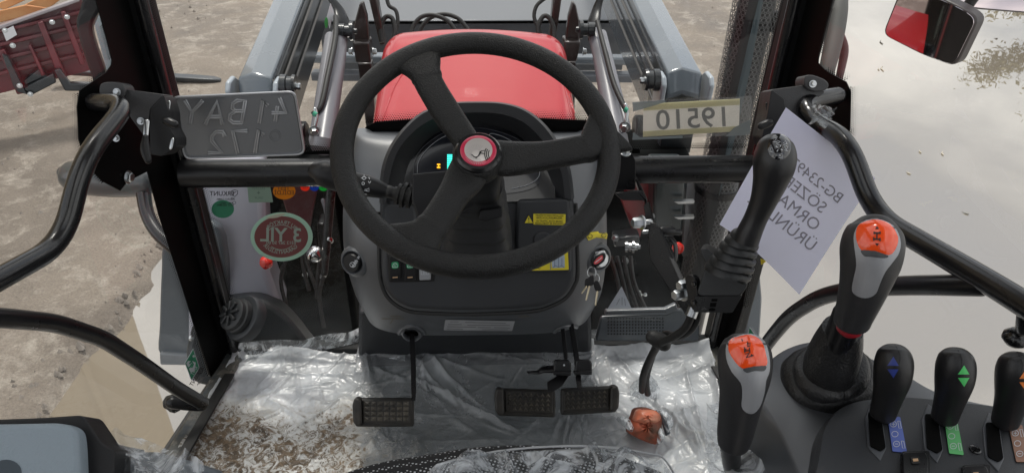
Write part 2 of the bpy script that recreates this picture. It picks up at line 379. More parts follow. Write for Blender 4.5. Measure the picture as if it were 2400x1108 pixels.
def water():
    m = bpy.data.materials.new('muddy_still_water'); m.use_nodes = True; t = m.node_tree; t.nodes.clear(); N = t.nodes.new; L = t.links.new
    o = N('ShaderNodeOutputMaterial'); d = N('ShaderNodeBsdfDiffuse'); d.inputs[0].default_value = (.23, .20, .16, 1); g = N('ShaderNodeBsdfGlossy'); g.inputs['Roughness'].default_value = .015; g.inputs[0].default_value = (.93, .93, .93, 1)
    mr = schlick(t, .30, 1)
    co = N('ShaderNodeTexCoord'); n = N('ShaderNodeTexNoise'); n.inputs['Scale'].default_value = 1.2; n.inputs['Detail'].default_value = 2; L(co.outputs['Object'], n.inputs['Vector'])
    bp = N('ShaderNodeBump'); bp.inputs['Strength'].default_value = .03; bp.inputs['Distance'].default_value = .05; L(n.outputs[0], bp.inputs['Height']); L(bp.outputs[0], g.inputs['Normal'])
    ms = N('ShaderNodeMixShader'); L(mr.outputs[0], ms.inputs[0]); L(d.outputs[0], ms.inputs[1]); L(g.outputs[0], ms.inputs[2]); L(ms.outputs[0], o.inputs[0])
    z = GZ+.0
    g1 = G(); g1.add([(-2.6, -30, z), (-2.6, 4.3, z), (1.0, 4.3, z), (1.0, -30, z)], [(0, 1, 2, 3)]); stuff(g1.mk('puddle', m), 'structure')
    g2 = G(); g2.add([(1.0, -30, z), (1.0, 4.3, z), (1.3, 9, z), (3.5, 30, z), (60, 30, z), (60, -30, z)], [(0, 1, 2, 3, 4, 5)]); stuff(g2.mk('flood_water', m), 'structure')
water()
# small debris floating on the water
def debris():
    DL_ = {2070: 'short straw floating just under the left corner of the large wing mirror', 1965: 'pale straw speck floating beside the right mirror arm', 2060: 'tiny straw speck floating left of the large wing mirror', 2125: 'pale curved straw floating right of the bend in the right grab tube', 2155: 'small straw speck floating above the curved straw on the water', 2210: 'pale hooked straw, rightmost of those floating in the middle of the water', 1985: 'dark speck floating beside the right hinge corner', 2065: 'thin dark twig floating left of the large wing mirror', 2330: 'thin dark twig floating right of the large wing mirror', 2255: 'faded brown leaf floating above the rear orange topped gear lever'}
    m = mat('pale_straw', (.5, .45, .36), .8); md = mat('dark_twig', (.05, .04, .03), .8)
    for (x, y, L, a, mm) in [(2070, 155, 12, 80, m), (1965, 115, 7, 30, m), (2060, 160, 5, 70, m), (2125, 402, 12, 30, m), (2155, 352, 8, 50, m), (2210, 355, 9, 75, m), (1985, 235, 6, 0, md), (2065, 95, 10, 60, md), (2330, 90, 9, 5, md), (2255, 495, 18, 20, mat('faded_leaf', (.30, .29, .26), .7))]:
        p = at(x, y, z=GZ+.004); q = at(x+L*math.cos(math.radians(a)), y+L*math.sin(math.radians(a)), z=GZ+.006); g = G(); mid = (p+q)/2+(q-p).cross(V((0, 0, 1)))*.15
        g.tube(crom([p, mid, q], 3), [.002]*3+[.005]*3+[.002], 5); o = g.mk('floating_twig', mm)
        tag(o, DL_[x], 'twig', 'floating debris on the flood water')
debris()
def stones():
    m = mat('ground_stone', (.25, .22, .19), .9, var=.4, vs=8); random.seed(3); g = G()
    for i in range(800):
        y = random.uniform(1.6, 9); x = random.uniform(-6.5, edge_left(y)-.02) if y < 4 else random.uniform(-6.5, min(edge_right(y), 4))
        if y < 4 and random.random() < .5: x = edge_left(y)-abs(random.gauss(0, .10))
        r = random.uniform(.006, .02)*(1.5 if random.random() < .05 else 1); vs = []
        for k in range(6): a = k*math.pi/3+random.uniform(-.3, .3); vs.append((x+r*math.cos(a)*random.uniform(.7, 1.2), y+r*math.sin(a)*random.uniform(.7, 1.2), GZ+.035))
        vs.append((x, y, GZ+.05+r*.6)); g.add(vs, [(k, (k+1) % 6, 6) for k in range(6)])
    stuff(g.mk('gravel', m, smooth=False)); 
stones()
# tall beige building ahead on the left, seen only in the puddle
def building():
    b = thing('warehouse', 'tall beige building mirrored in the puddle beside the left door', 'building', (-9, 11, GZ))
    BE = mat('beige_cladding', (.42, .33, .21), .8, var=.12, vs=.6); DK = mat('building_window_glass', (.12, .12, .13), .2)
    A = V((-6.3, 10.3, GZ-.1)); B = V((-16, 2.0, GZ-.1)); d = (B-A); L = d.length; d.normalize(); n = V((d.y, -d.x, 0)); n = n if n.dot(V((0, 0, 0))-A) > 0 else -n
    g = G(); g.slab([A, B, B+V((0, 0, 14)), A+V((0, 0, 14))], -n*8); g.mk('wall', BE, b, bevel=.02)
    for i in range(9):
        g = G(); g.box(A+d*(1+i*1.35)+V((0, 0, 7))+n*.04, (.12, .08, 14), d, n, V((0, 0, 1))); g.mk('cladding_rib', BE, b)
    for i in range(3):
        for k in (3.2, 9.6):
            g = G(); g.box(A+d*(2.4+i*3.3)+V((0, 0, k))+n*.02, (1.2, .05, 1.5), d, n, V((0, 0, 1))); g.mk('window', DK, b)
    g = G(); g.slab([A+n*.3+V((0, 0, 14)), B+n*.3+V((0, 0, 14)), B+n*.3+V((0, 0, 14.4)), A+n*.3+V((0, 0, 14.4))], -n*8.6); g.mk('roof', MIDG, b)
building()
def tree(x, y, h, lab, seed):
    random.seed(seed); t = thing('tree', lab, 'tree', (x, y, GZ), 'trees across the flood water')
    bark = mat('bark', (.09, .07, .05), .9, bump=.5, bs=30); leaf = mat('tree_leaves', (.10, .105, .035), .7, col2=(.19, .15, .05), vs=1.2)
    g = G(); top = V((x+.3, y, GZ+h*.8)); g.tube(crom([V((x, y, GZ-.1)), V((x+.1, y, GZ+h*.4)), top], 5), [.10-.008*i for i in range(11)], 8)
    br = []
    for i in range(16):
        z = GZ+h*random.uniform(.12, .85); a = random.uniform(0, 6.28); l = h*random.uniform(.2, .38); p = V((x+.1, y, z)); q = p+V((math.cos(a)*l, math.sin(a)*l, l*random.uniform(.2, .8)))
        g.tube(crom([p, (p+q)/2+V((0, 0, .15)), q], 3), [.05-.006*k for k in range(7)], 5, ); br += [(p+(q-p)*s) for s in (.4, .6, .8, 1)]
    g.mk('trunk', bark, t); g = G()
    for i in range(24000):
        c = random.choice(br)+V((random.gauss(0, h*.065), random.gauss(0, h*.065), random.gauss(0, h*.055))); r = random.uniform(.03, .085)
        u = V((random.gauss(0, 1), random.gauss(0, 1), random.gauss(0, 1))).normalized(); w = u.orthogonal().normalized(); g.add([c-u*r, c+w*r*.5, c+u*r, c-w*r*.5], [(0, 1, 2, 3)])
    stuff(g.mk('crown', leaf, t, smooth=False), 'stuff')
tree(13.6, 13.4, 3.6, 'nearest leafy tree across the flood water, mirrored at the top right corner', 11)
tree(15.2, 12.4, 4.5, 'taller leafy tree to the right of the nearest one across the flood water', 12)
tree(12.4, 14.6, 3.0, 'smaller tree left of the nearest one across the flood water', 13)
# far bank of rough grass
def bank():
    random.seed(5); g = G(); c0 = V((13, 15, GZ))
    m = mat('bank_earth', (.11, .09, .06), .9, col2=(.14, .13, .06), vs=1.5)
    pts = []
    nx, ny = 60, 10; vs = []
    for j in range(ny+1):
        for i in range(nx+1):
            a = i/nx; b = j/ny; p = V((20-a*12, 8.8+a*9.5, 0))+V((.55, .8, 0))*(b*4)
            vs.append((p.x, p.y, GZ-.05+.55*sm(0, .5, b)*(1-.3*b)+.12*noise.noise(p*1.5)))
    fs = [(j*(nx+1)+i, j*(nx+1)+i+1, (j+1)*(nx+1)+i+1, (j+1)*(nx+1)+i) for j in range(ny) for i in range(nx)]
    stuff(obj('far_bank', vs, fs, m), 'structure')
    for k in range(9000):
        p = V(random.choice(vs))+V((random.uniform(-.2, .2), random.uniform(-.2, .2), 0)); l = random.uniform(.1, .4); q = p+V((random.gauss(0, .12), random.gauss(0, .12), l)); w = V((random.gauss(0, 1), random.gauss(0, 1), 0)).normalized()*.012
        g.add([p-w, p+w, q], [(0, 1, 2)])
    stuff(g.mk('bank_grass', mat('dry_grass', (.15, .14, .05), .8, col2=(.26, .21, .10), vs=2), smooth=False))
bank()

# ================================================================ OUTSIDE LEFT: dark red implement, fork
def implement():
    o3 = at(70, 215, z=GZ+.35); pl = Plane(o3, (.45, -.88, .12)); base = at(80, 225, z=GZ)
    t = thing('farm_implement', 'dark red slatted farm implement with grey frame standing beyond the left door', 'implement', base)
    pxslab('side_board', [(-90, 88), (190, -6), (232, 160), (-60, 235)], pl, .05, RED2, t, off=-.06, bevel=.004)
    for y0 in (30, 62, 96, 130): 
        pxslab('rail', [(-90, y0+60), (195, y0-34+28), (197, y0-34+36), (-88, y0+69)], pl, .05, RED2, t, bevel=.005)
    pxslab('top_rail', [(-90, 92), (185, -4), (187, 4), (-88, 101)], pl, .09, mat('worn_grey_rail', (.30, .27, .29), .35, coat=.4), t, off=.02, bevel=.006)
    for a, b, c, d in [((88, 54), (100, 50), (160, 190), (142, 196)), ((-4, 120), (10, 116), (66, 218), (40, 222)), ((66, 108), (72, 105), (106, 176), (98, 180)), ((142, 30), (152, 27), (200, 150), (188, 154))]:
        pxslab('upright', [a, b, c, d], pl, .08, RED2, t, off=.06, bevel=.006)
    pxslab('frame_post', [(5, 128), (18, 134), (60, 218), (72, 224), (42, 216), (32, 205)], pl, .07, DGREY, t, off=.12, bevel=.006)
    pxslab('frame_beam', [(52, 208), (126, 172), (132, 194), (74, 224)], pl, .09, DGREY, t, off=.1, bevel=.008)
    pxslab('frame_brace', [(98, 158), (110, 178), (60, 200), (54, 190)], pl, .05, DGREY, t, off=.05, bevel=.006)
    pxslab('frame_foot', [(126, 165), (142, 162), (164, 196), (222, 198), (226, 215), (152, 214)], pl, .09, DGREY, t, off=.12, bevel=.01)
    pxslab('grey_panel', [(152, 8), (232, -20), (262, 60), (176, 60)], pl, .05, MIDG, t, off=-.2)
    for x, y in [(30, 107), (46, 201), (71, 221), (12, 72), (157, 40), (122, 52)]:
        g = G(); g.hexbolt(at(x, y, pl=pl, off=.13), pl.n, .013, .02); g.mk('bolt', STEEL, t)
    pxslab('paper_label', [(6, 74), (31, 61), (40, 82), (15, 97)], pl, .002, WHT, t, off=.03)
    pl2 = Plane(pl.o, pl.n); lum = mat('orange_board_load', (.50, .20, .07), .7, col2=(.62, .34, .15), vs=3, bump=.5, bs=30)
    for i, q in enumerate([[(-20, 30), (60, 12), (112, 20), (40, 44), (0, 54)], [(-20, 14), (48, -12), (70, -4), (10, 24)], [(58, 12), (110, -14), (150, -6), (112, 22)]]):
        l = pxslab('board', q, pl2, .03, lum, None, off=-.35-.06*i, bevel=.006)
        tag(l, ['long orange brown board lying lowest inside the red implement', 'short orange board at the left end inside the red implement', 'pale brown board by the right end of the red implement'][i], 'board')
implement()
g = G(); p0 = at(385, 180, z=GZ+.10); p1 = at(505, 187, z=GZ+.06)
ax = (p1-p0).normalized(); w = ax.cross(V((0, 0, 1))); 
g.rings([[p0+ax*(d-.9)+w*(a*.05*k)+V((0, 0, b*.02*k)) for a, b in ((-1, -1), (1, -1), (1, 1), (-1, 1))] for d, k in ((0, 1), (1.15, 1), (1.3, .9), (1.36, .5))])
tag(g.mk('pallet_fork', DGREY, bevel=.008), 'dark steel fork tine sticking out flat above the bare ground', 'pallet fork')

# ================================================================ HOOD AND LOADER
def hood():
    t = thing('tractor_hood', 'glossy red tractor hood in front of the windscreen', 'hood', (0, 1.9, .1))
    rows = [(1.36, .455, .235, .03), (1.6, .495, .258, .035), (1.9, .530, .270, .04), (2.04, .549, .276, .045), (2.12, .548, .274, .05), (2.18, .53, .264, .06), (2.22, .48, .25, .07), (2.24, .40, .235, .07)]
    P = crom([V((a, b, c)) for a, b, c, d in rows], 4); rs = []
    for q, p in enumerate(P):
        y, z, w = p.x, p.y, p.z; r = .05+.02*q/len(P); ring = [(-w, y, z-.42), (-w, y, z-.2)]
        for k in range(9): a = math.radians(180-k*90/8); ring.append((-w+r+r*math.cos(a), y, z-r+r*math.sin(a)))
        for k in range(1, 12): x = -w+r+(2*w-2*r)*k/12; ring.append((x, y, z+.012*(1-(x/(w-r))**2)))
        for k in range(9): a = math.radians(90-k*90/8); ring.append((w-r+r*math.cos(a), y, z-r+r*math.sin(a)))
        ring += [(w, y, z-.2), (w, y, z-.42)]; rs.append(ring)
    g = G(); g.rings(rs, closed=False, cap=False); n = len(rs)-1
    g.f.append(tuple(n*len(rs[0])+k for k in range(len(rs[0])))); g.mi.append(0)
    body = g.mk('hood_shell', RED, t, ang=60); S = Surf(body)
    for pts in ([(945, 172), (925, 205), (897, 280)], [(1305, 168), (1330, 215), (1352, 285)]):
        L = [place(x, y, S, .000) for x, y in c2(pts, 6, False)]; L = [p for p in L if p is not None]
        if len(L) > 2: g = G(); g.tube(L, .002, 6); g.mk('crease', RED, t)
    g = G(); g.box((0, 1.95, .02), (.40, .8, .30)); g.box((-.2, 1.7, -.1), (.12, .3, .2)); g.box((.2, 1.75, -.1), (.12, .3, .2)); tag(g.mk('engine_block', mat('engine_dark', (.02, .02, .02), .5, var=.3, vs=10), bevel=.02), 'dark greasy engine block under the red hood', 'engine')
hood()
def arm(s, nearo, neari, faro, fari, lab):
    yn, yf = 2.08, 2.6; zo = .43
    A, B = at(*nearo, y=yn), at(*neari, y=yn); C, D = at(*faro, y=yf), at(*fari, y=yf)
    cn, cf_ = (A+B)/2, (C+D)/2; d = (cf_-cn); cf2 = cn+d*3.2; w = (A-B).length/2; t = thing('loader_arm', lab, 'loader arm', cn, 'front loader arms')
    def ring(c, k=1): return [c+V((-w*k, 0, 0)), c+V((-w*.15, 0, .016)), c+V((w*k, 0, 0)), c+V((w*k, 0, -.25*k)), c+V((-w*k, 0, -.25*k))]
    up = V((0, 0, 0)); g = G(); g.rings([ring(cn+V((0, -.03, -.06)), .93), ring(cn), ring(cf2)]); g.mk('beam', LGREY, t, bevel=.006, bseg=3, ang=25); g = G(); g.rings([[p+V((0, -.0035+q, 0)) for p in [cn+V((a*w*.93, -.0, b)) for a, b in ((-1, -.075), (-.15, -.055), (1, -.075), (1, -.26), (-1, -.26))]] for q in (0, -.03)]); g.mk('end_plate', DGREY, t, bevel=.003)
    xi = cn.x-s*w*1.0                                  # inner face
    g = G(); g.slab([V((xi, yn+.05, cn.z-.012)), V((xi, cf2.y, cf2.z-.012)), V((xi, cf2.y, cf2.z-.238)), V((xi, yn+.05, cn.z-.238))], V((-s*.006, 0, 0))); g.mk('side_plate', DGREY, t)
    n = d.normalized()
    for q in (.05, .13):
        g = G(); g.tube([cn+n*.02+V((-s*(w+.012), 0, -q)), cn+d*3.1+V((-s*(w+.012), 0, -q))], .0055, 8); g.mk('hydraulic_pipe', mat('pipe_dark_steel', (.10, .095, .09), .3, metal=.8), t)
    for k in (-1, 1):
        c = cn+V((k*(w+.011), -.02, -.02)); pr = [(-.03, -.10), (-.04, .0), (-.02, .022), (.03, .022), (.06, .0), (.06, -.10)]
        g = G(); g.slab([c+V((0, a, b)) for a, b in pr], V((k*.016, 0, 0))); g.mk('ear_plate', mat('pale_blue_grey_paint', (.33, .37, .41), .35, coat=.5), t, bevel=.005)
    c = cn+V((-s*(w+.027), -.01, -.02)); g = G(); g.lathe(c, (-s, 0, 0), [(0, .034), (.018, .034), (.02, .028), (.034, .028), (.036, .034), (.045, .032)], 24); g.mk('pivot_boss', DGREY, t)
    g = G(); g.hexbolt(c+V((-s*.045, -.005, 0)), (-s, 0, 0), .010, .014); g.mk('grease_nipple', STEEL, t)
    c = cn+V((-s*(w+.055), -.09, -.14)); g = G(); g.lathe(c, (-s, 0, 0), [(0, .02), (.02, .02), (.021, .034), (.03, .036), (.045, .036), (.05, .03)], 24); g.mk('pivot_boss', BLKM, t)
    return t, cn, w
arm(-1, (557, 176), (638, 190), (640, 0), (707, 0), 'left grey front loader arm ending above the licence plate')
arm(1, (1646, 160), (1564, 182), (1552, 0), (1484, 0), 'right grey front loader arm ending above the taped number card')
def cylinders(s, pts, pts2, hose, clip, lab, g0):
    t = thing('lift_cylinder', lab, 'hydraulic cylinder', at(*pts[1][:2], d=pts[1][2]), 'loader lift cylinders')
    psweep('barrel', pts, CYL, t, n=1, capr=False, k=28); a, b = pts[-1], pts[-2]
    psweep('gland', [(a[0]+(b[0]-a[0])*.10, a[1]+(b[1]-a[1])*.10, a[2], a[3]*1.05), (a[0], a[1], a[2], a[3]*1.05)], CYL, t, n=1, capr=False, k=28)
    psweep('second_tube', pts2, CYL, t, n=1, capr=True)
    psweep('hose', hose, RUB, t, n=5, capr=False)
    x, y, d = clip; psweep('pin_clip', [(x, y-12, d, 9), (x+4, y+4, d, 9), (x+1, y+26, d, 8)], STEEL, t); psweep('clip_band', [(x-3, y-3, d*.998, 12), (x+4, y+2, d*.998, 12)], mat('green_band', (.05, .35, .22), .5), t, n=1, capr=False)
    c = at(x-2, y+40, d=d); g = G(); g.hexbolt(c, (-s*.3, -1, .2), .011, .02); g.mk('nut', STEEL, t)
    psweep('link_plate', g0[0], BLKM, t, squash=.35)
    c = at(*g0[1], d=2.12); g = G(); g.lathe(c+V((s*.035, 0, 0)), (-s, 0, 0), [(0, .022), (.02, .022), (.021, .018), (.035, .018), (.036, .028), (.046, .028), (.048, .009), (.056, .008)], 24); g.mk('top_pin', DGREY, t)
cylinders(-1, [(797, 78, 2.15, 36), (789, 130, 2.08, 44), (756, 346, 1.86, 54)], [(774, 88, 2.25, 26), (742, 330, 1.98, 36)], [(787, 40, 2.15, 12), (786, 90, 2.05, 13), (768, 180, 1.95, 13), (752, 250, 1.9, 13), (733, 268, 1.9, 13)], (738, 268, 1.85), 'left grey lift cylinder rising beside the steering wheel', ([(778, 0, 2.2, 22), (796, 26, 2.2, 30), (804, 60, 2.18, 38), (800, 88, 2.18, 24)], (820, 74)))
cylinders(1, [(1392, 76, 2.15, 30), (1408, 130, 2.1, 38), (1448, 340, 1.86, 50)], [(1412, 80, 2.25, 20), (1468, 300, 1.98, 22)], [(1400, 50, 2.1, 10), (1418, 120, 2.02, 12), (1440, 200, 1.95, 13), (1468, 260, 1.9, 13)], (1466, 258, 1.85), 'right grey lift cylinder rising beside the steering wheel', ([(1406, 0, 2.2, 18), (1398, 24, 2.2, 24), (1390, 60, 2.18, 32), (1386, 90, 2.18, 18)], (1366, 70)))
def mast(s, lab, bar, horn, clampb, low):
    t = thing('loader_mast', lab, 'loader mast', at(*bar[0], d=2.4), 'loader masts'); p2 = Plane((0, 2.35, 0), (0, -1, 0)); br = mat('dark_brown_paint', (.030, .022, .02), .35, coat=.4)
    pxslab('upright_bar', bar, p2, .05, br, t, bevel=.005); pxslab('horn_plate', horn, p2, .03, br, t, off=.06, bevel=.004)
    pxslab('clamp', clampb, p2, .07, br, t, off=.09, bevel=.006); pxslab('lower_bar', low, p2, .05, br, t, off=.03, bevel=.005)
    x0 = min(p[0] for p in clampb); x1 = max(p[0] for p in clampb)
    for x in (x0, x1+4):
        g = G(); g.hexbolt(at(x, 121, pl=p2, off=.06), (-1 if x == x0 else 1, 0, 0), .010, .012); g.mk('bolt', STEEL, t)
mast(-1, 'left dark brown mast bar beside the red hood', [(862, -10), (882, -10), (903, 106), (890, 108)], [(842, 12), (850, 6), (860, 40), (866, 104), (827, 104), (830, 56)], [(826, 100), (865, 100), (870, 149), (834, 149)], [(838, 149), (870, 149), (884, 330), (862, 330)])
mast(1, 'right dark brown mast bar beside the red hood', [(1318, -10), (1298, -10), (1288, 92), (1302, 100)], [(1342, 6), (1350, 12), (1358, 50), (1360, 100), (1325, 100), (1332, 40)], [(1322, 98), (1362, 98), (1352, 146), (1322, 146)], [(1326, 146), (1350, 146), (1345, 330), (1322, 330)])
def bucket():
    t = thing('loader_bucket', 'wide grey loader bucket back plate beyond the red hood', 'bucket', (0, 3.3, 0))
    a, b, c, d = at(805, 172, y=3.3), at(1400, 165, y=3.3), at(1400, 46, y=3.3), at(805, 50, y=3.3)
    for P in (a, d): P.x = -.72
    for P in (b, c): P.x = .72
    g = G(); g.slab([a, b, c, d], V((0, .02, 0))); g.mk('back_plate', mat('slate_plate', (.055, .06, .068), .4, coat=.4), t, bevel=.004)
    g = G(); g.slab([d, c, c+V((0, 1.1, .05)), d+V((0, 1.1, .05))], V((0, 0, -.02))); g.mk('floor_plate', mat('pale_steel_plate', (.13, .138, .15), .4, coat=.15), t, bevel=.004)
    for y0, y1, mm in ((132, 150, LGREY), (172, 192, MIDG)):
        A, B = at(800, y0, y=3.0), at(800, y1, y=3.0); g = G(); g.slab([V((-.72, 3., A.z)), V((.72, 3., A.z)), V((.72, 3., B.z)), V((-.72, 3., B.z))], V((0, .06, 0))); g.mk('cross_tube', mm, t, bevel=.008)
bucket()
def hoses(pts, lab): 
    o = psweep('hydraulic_hose', pts, RUB, n=6, capr=False); tag(o, lab, 'hose', 'hydraulic hoses ahead of the hood')
hoses([(968, 110, 2.6, 10), (966, 70, 2.6, 10), (985, 42, 2.6, 10), (1015, 36, 2.6, 10), (1050, 50, 2.6, 10), (1072, 80, 2.6, 10)], 'left of the two looped black hoses above the wheel rim')
hoses([(985, 112, 2.65, 10), (984, 75, 2.65, 10), (1005, 45, 2.65, 10), (1040, 34, 2.65, 10), (1075, 45, 2.65, 10), (1100, 75, 2.65, 10)], 'right of the two looped black hoses above the wheel rim')
hoses([(895, 100, 2.35, 10), (893, 62, 2.35, 11), (905, 40, 2.35, 11), (920, 45, 2.35, 11), (926, 75, 2.35, 11), (921, 95, 2.35, 11)], 'small black hose loop beside the left mast bar')
hoses([(906, -6, 2.4, 9), (912, 14, 2.4, 9), (928, 26, 2.4, 9), (932, 55, 2.4, 9), (922, 85, 2.4, 9)], 'black hose dropping from the top beside the left mast bar')
hoses([(1278, -4, 2.4, 9), (1258, 14, 2.4, 9), (1252, 40, 2.4, 9), (1262, 66, 2.4, 9), (1275, 90, 2.4, 9)], 'black hose dropping from the top beside the right mast bar')
hoses([(1262, 95, 2.35, 10), (1262, 60, 2.35, 11), (1275, 38, 2.35, 11), (1290, 46, 2.35, 11), (1298, 70, 2.35, 11), (1298, 98, 2.35, 11)], 'small black hose loop beside the right mast bar')

# ================================================================ EXHAUST WITH PERFORATED GUARD
def exhaust():
    c = at(1712, 300, y=1.78); t = thing('exhaust_stack', 'black exhaust pipe inside a perforated guard beyond the windscreen', 'exhaust', (c.x, c.y, -.5))
    r = .060; K = 31; st = 2*math.pi*r/K; Z0 = -.22; rows = int((1.55-Z0)/st); g = G(); vs = []; fs = []
    M = 8; th0 = math.radians(200)
    for j in range(rows):
        for i in range(K):
            cx = (i+(.5 if j % 2 else 0)); cz = Z0+j*st; base = len(vs)
            for k in range(M):
                a = 2*math.pi*(k+.5)/M; q = .5/max(abs(math.cos(a)), abs(math.sin(a)))
                for rad in (q, .37):
                    th = (cx+rad*math.cos(a))/K*2*math.pi; vs.append((c.x+r*math.cos(th), c.y+r*math.sin(th), cz+rad*math.sin(a)*st))
            for k in range(M):
                k2 = (k+1) % M; fs.append((base+2*k, base+2*k2, base+2*k2+1, base+2*k+1))
    obj('perforated_guard', vs, fs, mat('guard_black_paint', (.10, .102, .106), .5), t, smooth=False)
    g = G(); g.lathe((c.x, c.y, -.6), (0, 0, 1), [(0, .046), (2.3, .046)], 20); g.mk('pipe', mat('pipe_black', (.006, .006, .007), .35, bump=.1, bs=20), t)
    # smooth solid strip down the guard with plastic wrap
    g = G(); rs = []
    for j in range(40):
        z = Z0+j*.045; w = .25+.03*math.sin(j*.8); rs.append([(c.x+(r+.003+.002*random.random())*math.cos(a), c.y+(r+.003+.002*random.random())*math.sin(a), z) for a in [math.radians(-117)+w*k/4 for k in range(-4, 5)]])
    g.rings(rs, closed=False, cap=False); g.mk('guard_spine', mat('guard_spine_black', (.016, .018, .02), .5), t, ang=60)
    g = G(); rs = []
    for j in range(12):
        z = .22+j*.055; w = .15*math.sin(math.pi*(j+.5)/12.5); rs.append([(c.x+(r+.007+.003*random.random())*math.cos(a), c.y+(r+.007+.003*random.random())*math.sin(a), z) for a in [math.radians(-105)+w*k/3 for k in range(-3, 4)]])
    g.rings(rs, closed=False, cap=False); g.mk('plastic_wrap', mat('printed_wrap', (.07, .10, .115), .4, alpha=.8), t)
    P2 = Plane((c.x, c.y-r-.012, 0), (0, -1, 0))
    for k, (x, y) in enumerate([(1716, 80), (1706, 130), (1700, 170), (1696, 212)]): text('wrap_print', 'NNN', x, y, 17, P2, BLKP, t, ang=-72, mirror=True)
    for z in (.95, .2): g = G(); g.lathe((c.x, c.y, z), (0, 0, 1), [(0, r+.002), (0, r+.006), (.02, r+.006), (.02, r+.002)], 40); g.mk('guard_clamp', BLKM, t)
    a = at(1800, 52, y=1.78); g = G(); g.tube([V((c.x+.05, c.y, a.z)), V((c.x+.16, c.y+.02, a.z+.01))], .028, 16); g.mk('side_pipe', BLKM, t)
exhaust()

# ================================================================ BEHIND THE LOWER PANES
def lower_left():
    p = Plane((0, 1.62, 0), (.15, -1, .1))
    o = pxslab('fuel_tank', [(440, 380), (615, 380), (632, 640), (668, 740), (610, 900), (440, 900)], Plane((0, 1.60, 0), (.25, -1, .35)), .25, mat('lilac_grey_tank', (.40, .41, .47), .35, coat=.2, var=.06, vs=2), bevel=.02, bseg=4)
    tag(o, 'pale lilac grey tank behind the left lower pane', 'tank')
    t = thing('lower_tank', 'dark moulded tank with ribbed black filler cap below the left pane', 'tank', at(600, 790, d=1.6)); q = Plane((0, 1.47, 0), (.2, -1, .5))
    pxslab('tank_body', c2([(460, 740), (560, 700), (640, 715), (720, 800), (760, 900), (460, 900)], 4), q, .12, mat('tank_dark_plastic', (.012, .015, .017), .4, bump=.2, bs=40), t, bevel=.015, bseg=3)
    c = at(562, 742, d=1.60); ax = V((-.55, -.45, .75)).normalized(); g = G()
    g.lathe(c-ax*.01, ax, [(-.02, .052), (0, .054), (.006, .051), (.008, .043)], 40); g.mk('filler_collar', mat('collar_grey', (.035, .038, .042), .4), t)
    g = G(); g.lathe(c, ax, [(.0, .040), (.012, .040), (.014, .036), (.024, .036), (.027, .031), (.028, .015), (.028, 0)], 40); g.mk('filler_cap', mat('cap_grey', (.022, .024, .026), .5), t)
    u = ax.cross(V((0, 0, 1))).normalized(); w = ax.cross(u)
    for k in range(8):
        a = k*math.pi/4; dd = u*math.cos(a)+w*math.sin(a); g = G(); g.box(c+ax*.030+dd*.018, (.021, .007, .009), dd, ax.cross(dd), ax); g.mk('cap_rib', mat('cap_grey'), t, bevel=.002)
    # running gear seen dimly
    g = G(); DK = mat('greasy_dark_steel', (.005, .0058, .006), .8, var=.5, vs=18, spec=.06); e = thing('gearbox_housing', 'dark greasy gearbox and brackets seen through the left lower pane', 'gearbox', at(700, 640, d=2.0)); q = Plane((0, 1.85, 0), (0, -1, 0))
    pxslab('housing', [(600, 400), (790, 400), (850, 860), (640, 860), (620, 650)], q, .3, DK, e, bevel=.02)
    pxslab('red_panel', [(652, 436), (745, 436), (722, 560), (690, 560)], q, .02, RED2, e, off=.02, bevel=.004)
    pxslab('bracket', [(742, 525), (762, 525), (768, 605), (748, 605)], q, .06, BLKM, e, off=.15, bevel=.006); pxslab('bracket', [(650, 640), (662, 640), (668, 770), (655, 770)], q, .05, DGREY, e, off=.1, bevel=.005)
    psweep('strut', [(776, 436, 1.8, 22), (768, 540, 1.8, 20), (760, 640, 1.8, 16)], BLKM, e); psweep('strut', [(757, 470, 1.9, 10), (765, 500, 1.9, 10), (767, 560, 1.9, 10)], CYL, e)
    for x, y, r in ((741, 598, .017), (775, 565, .007)):
        g = G(); g.lathe(at(x, y, d=1.82), (0, -.7, .7), [(0, r), (.012, r*1.25), (.02, r*1.2), (.03, r*.6), (.032, 0)], 18); g.mk('fitting', CHR, e)
    random.seed(9)
    for i in range(5):
        x, y = random.uniform(650, 790), random.uniform(560, 780); g = G(); g.hexbolt(at(x, y, pl=q, off=random.uniform(.03, .1)), (random.uniform(-.5, .5), -1, random.uniform(0, 1)), random.uniform(.004, .009), random.uniform(.008, .02)); g.mk('bolt', STEEL if i % 3 == 0 else DK, e)
    for i in range(5):
        x = random.uniform(660, 780); y = random.uniform(600, 700); psweep('hose', [(x, y-60, 1.9, 9), (x+random.uniform(-20, 20), y, 1.9, 9), (x+random.uniform(-30, 30), y+80, 1.9, 9)], RUB, e, capr=False)
    g = G(); g.lathe(at(628, 614, d=1.75), (-.3, -.5, .2), [(0, .016), (.012, .016), (.018, .010), (.019, 0)], 20); tag(g.mk('red_lamp', mat('red_lens', (.75, .03, .02), .25, coat=.6)), 'small red lens beside the round warranty sticker', 'lamp')
lower_left()
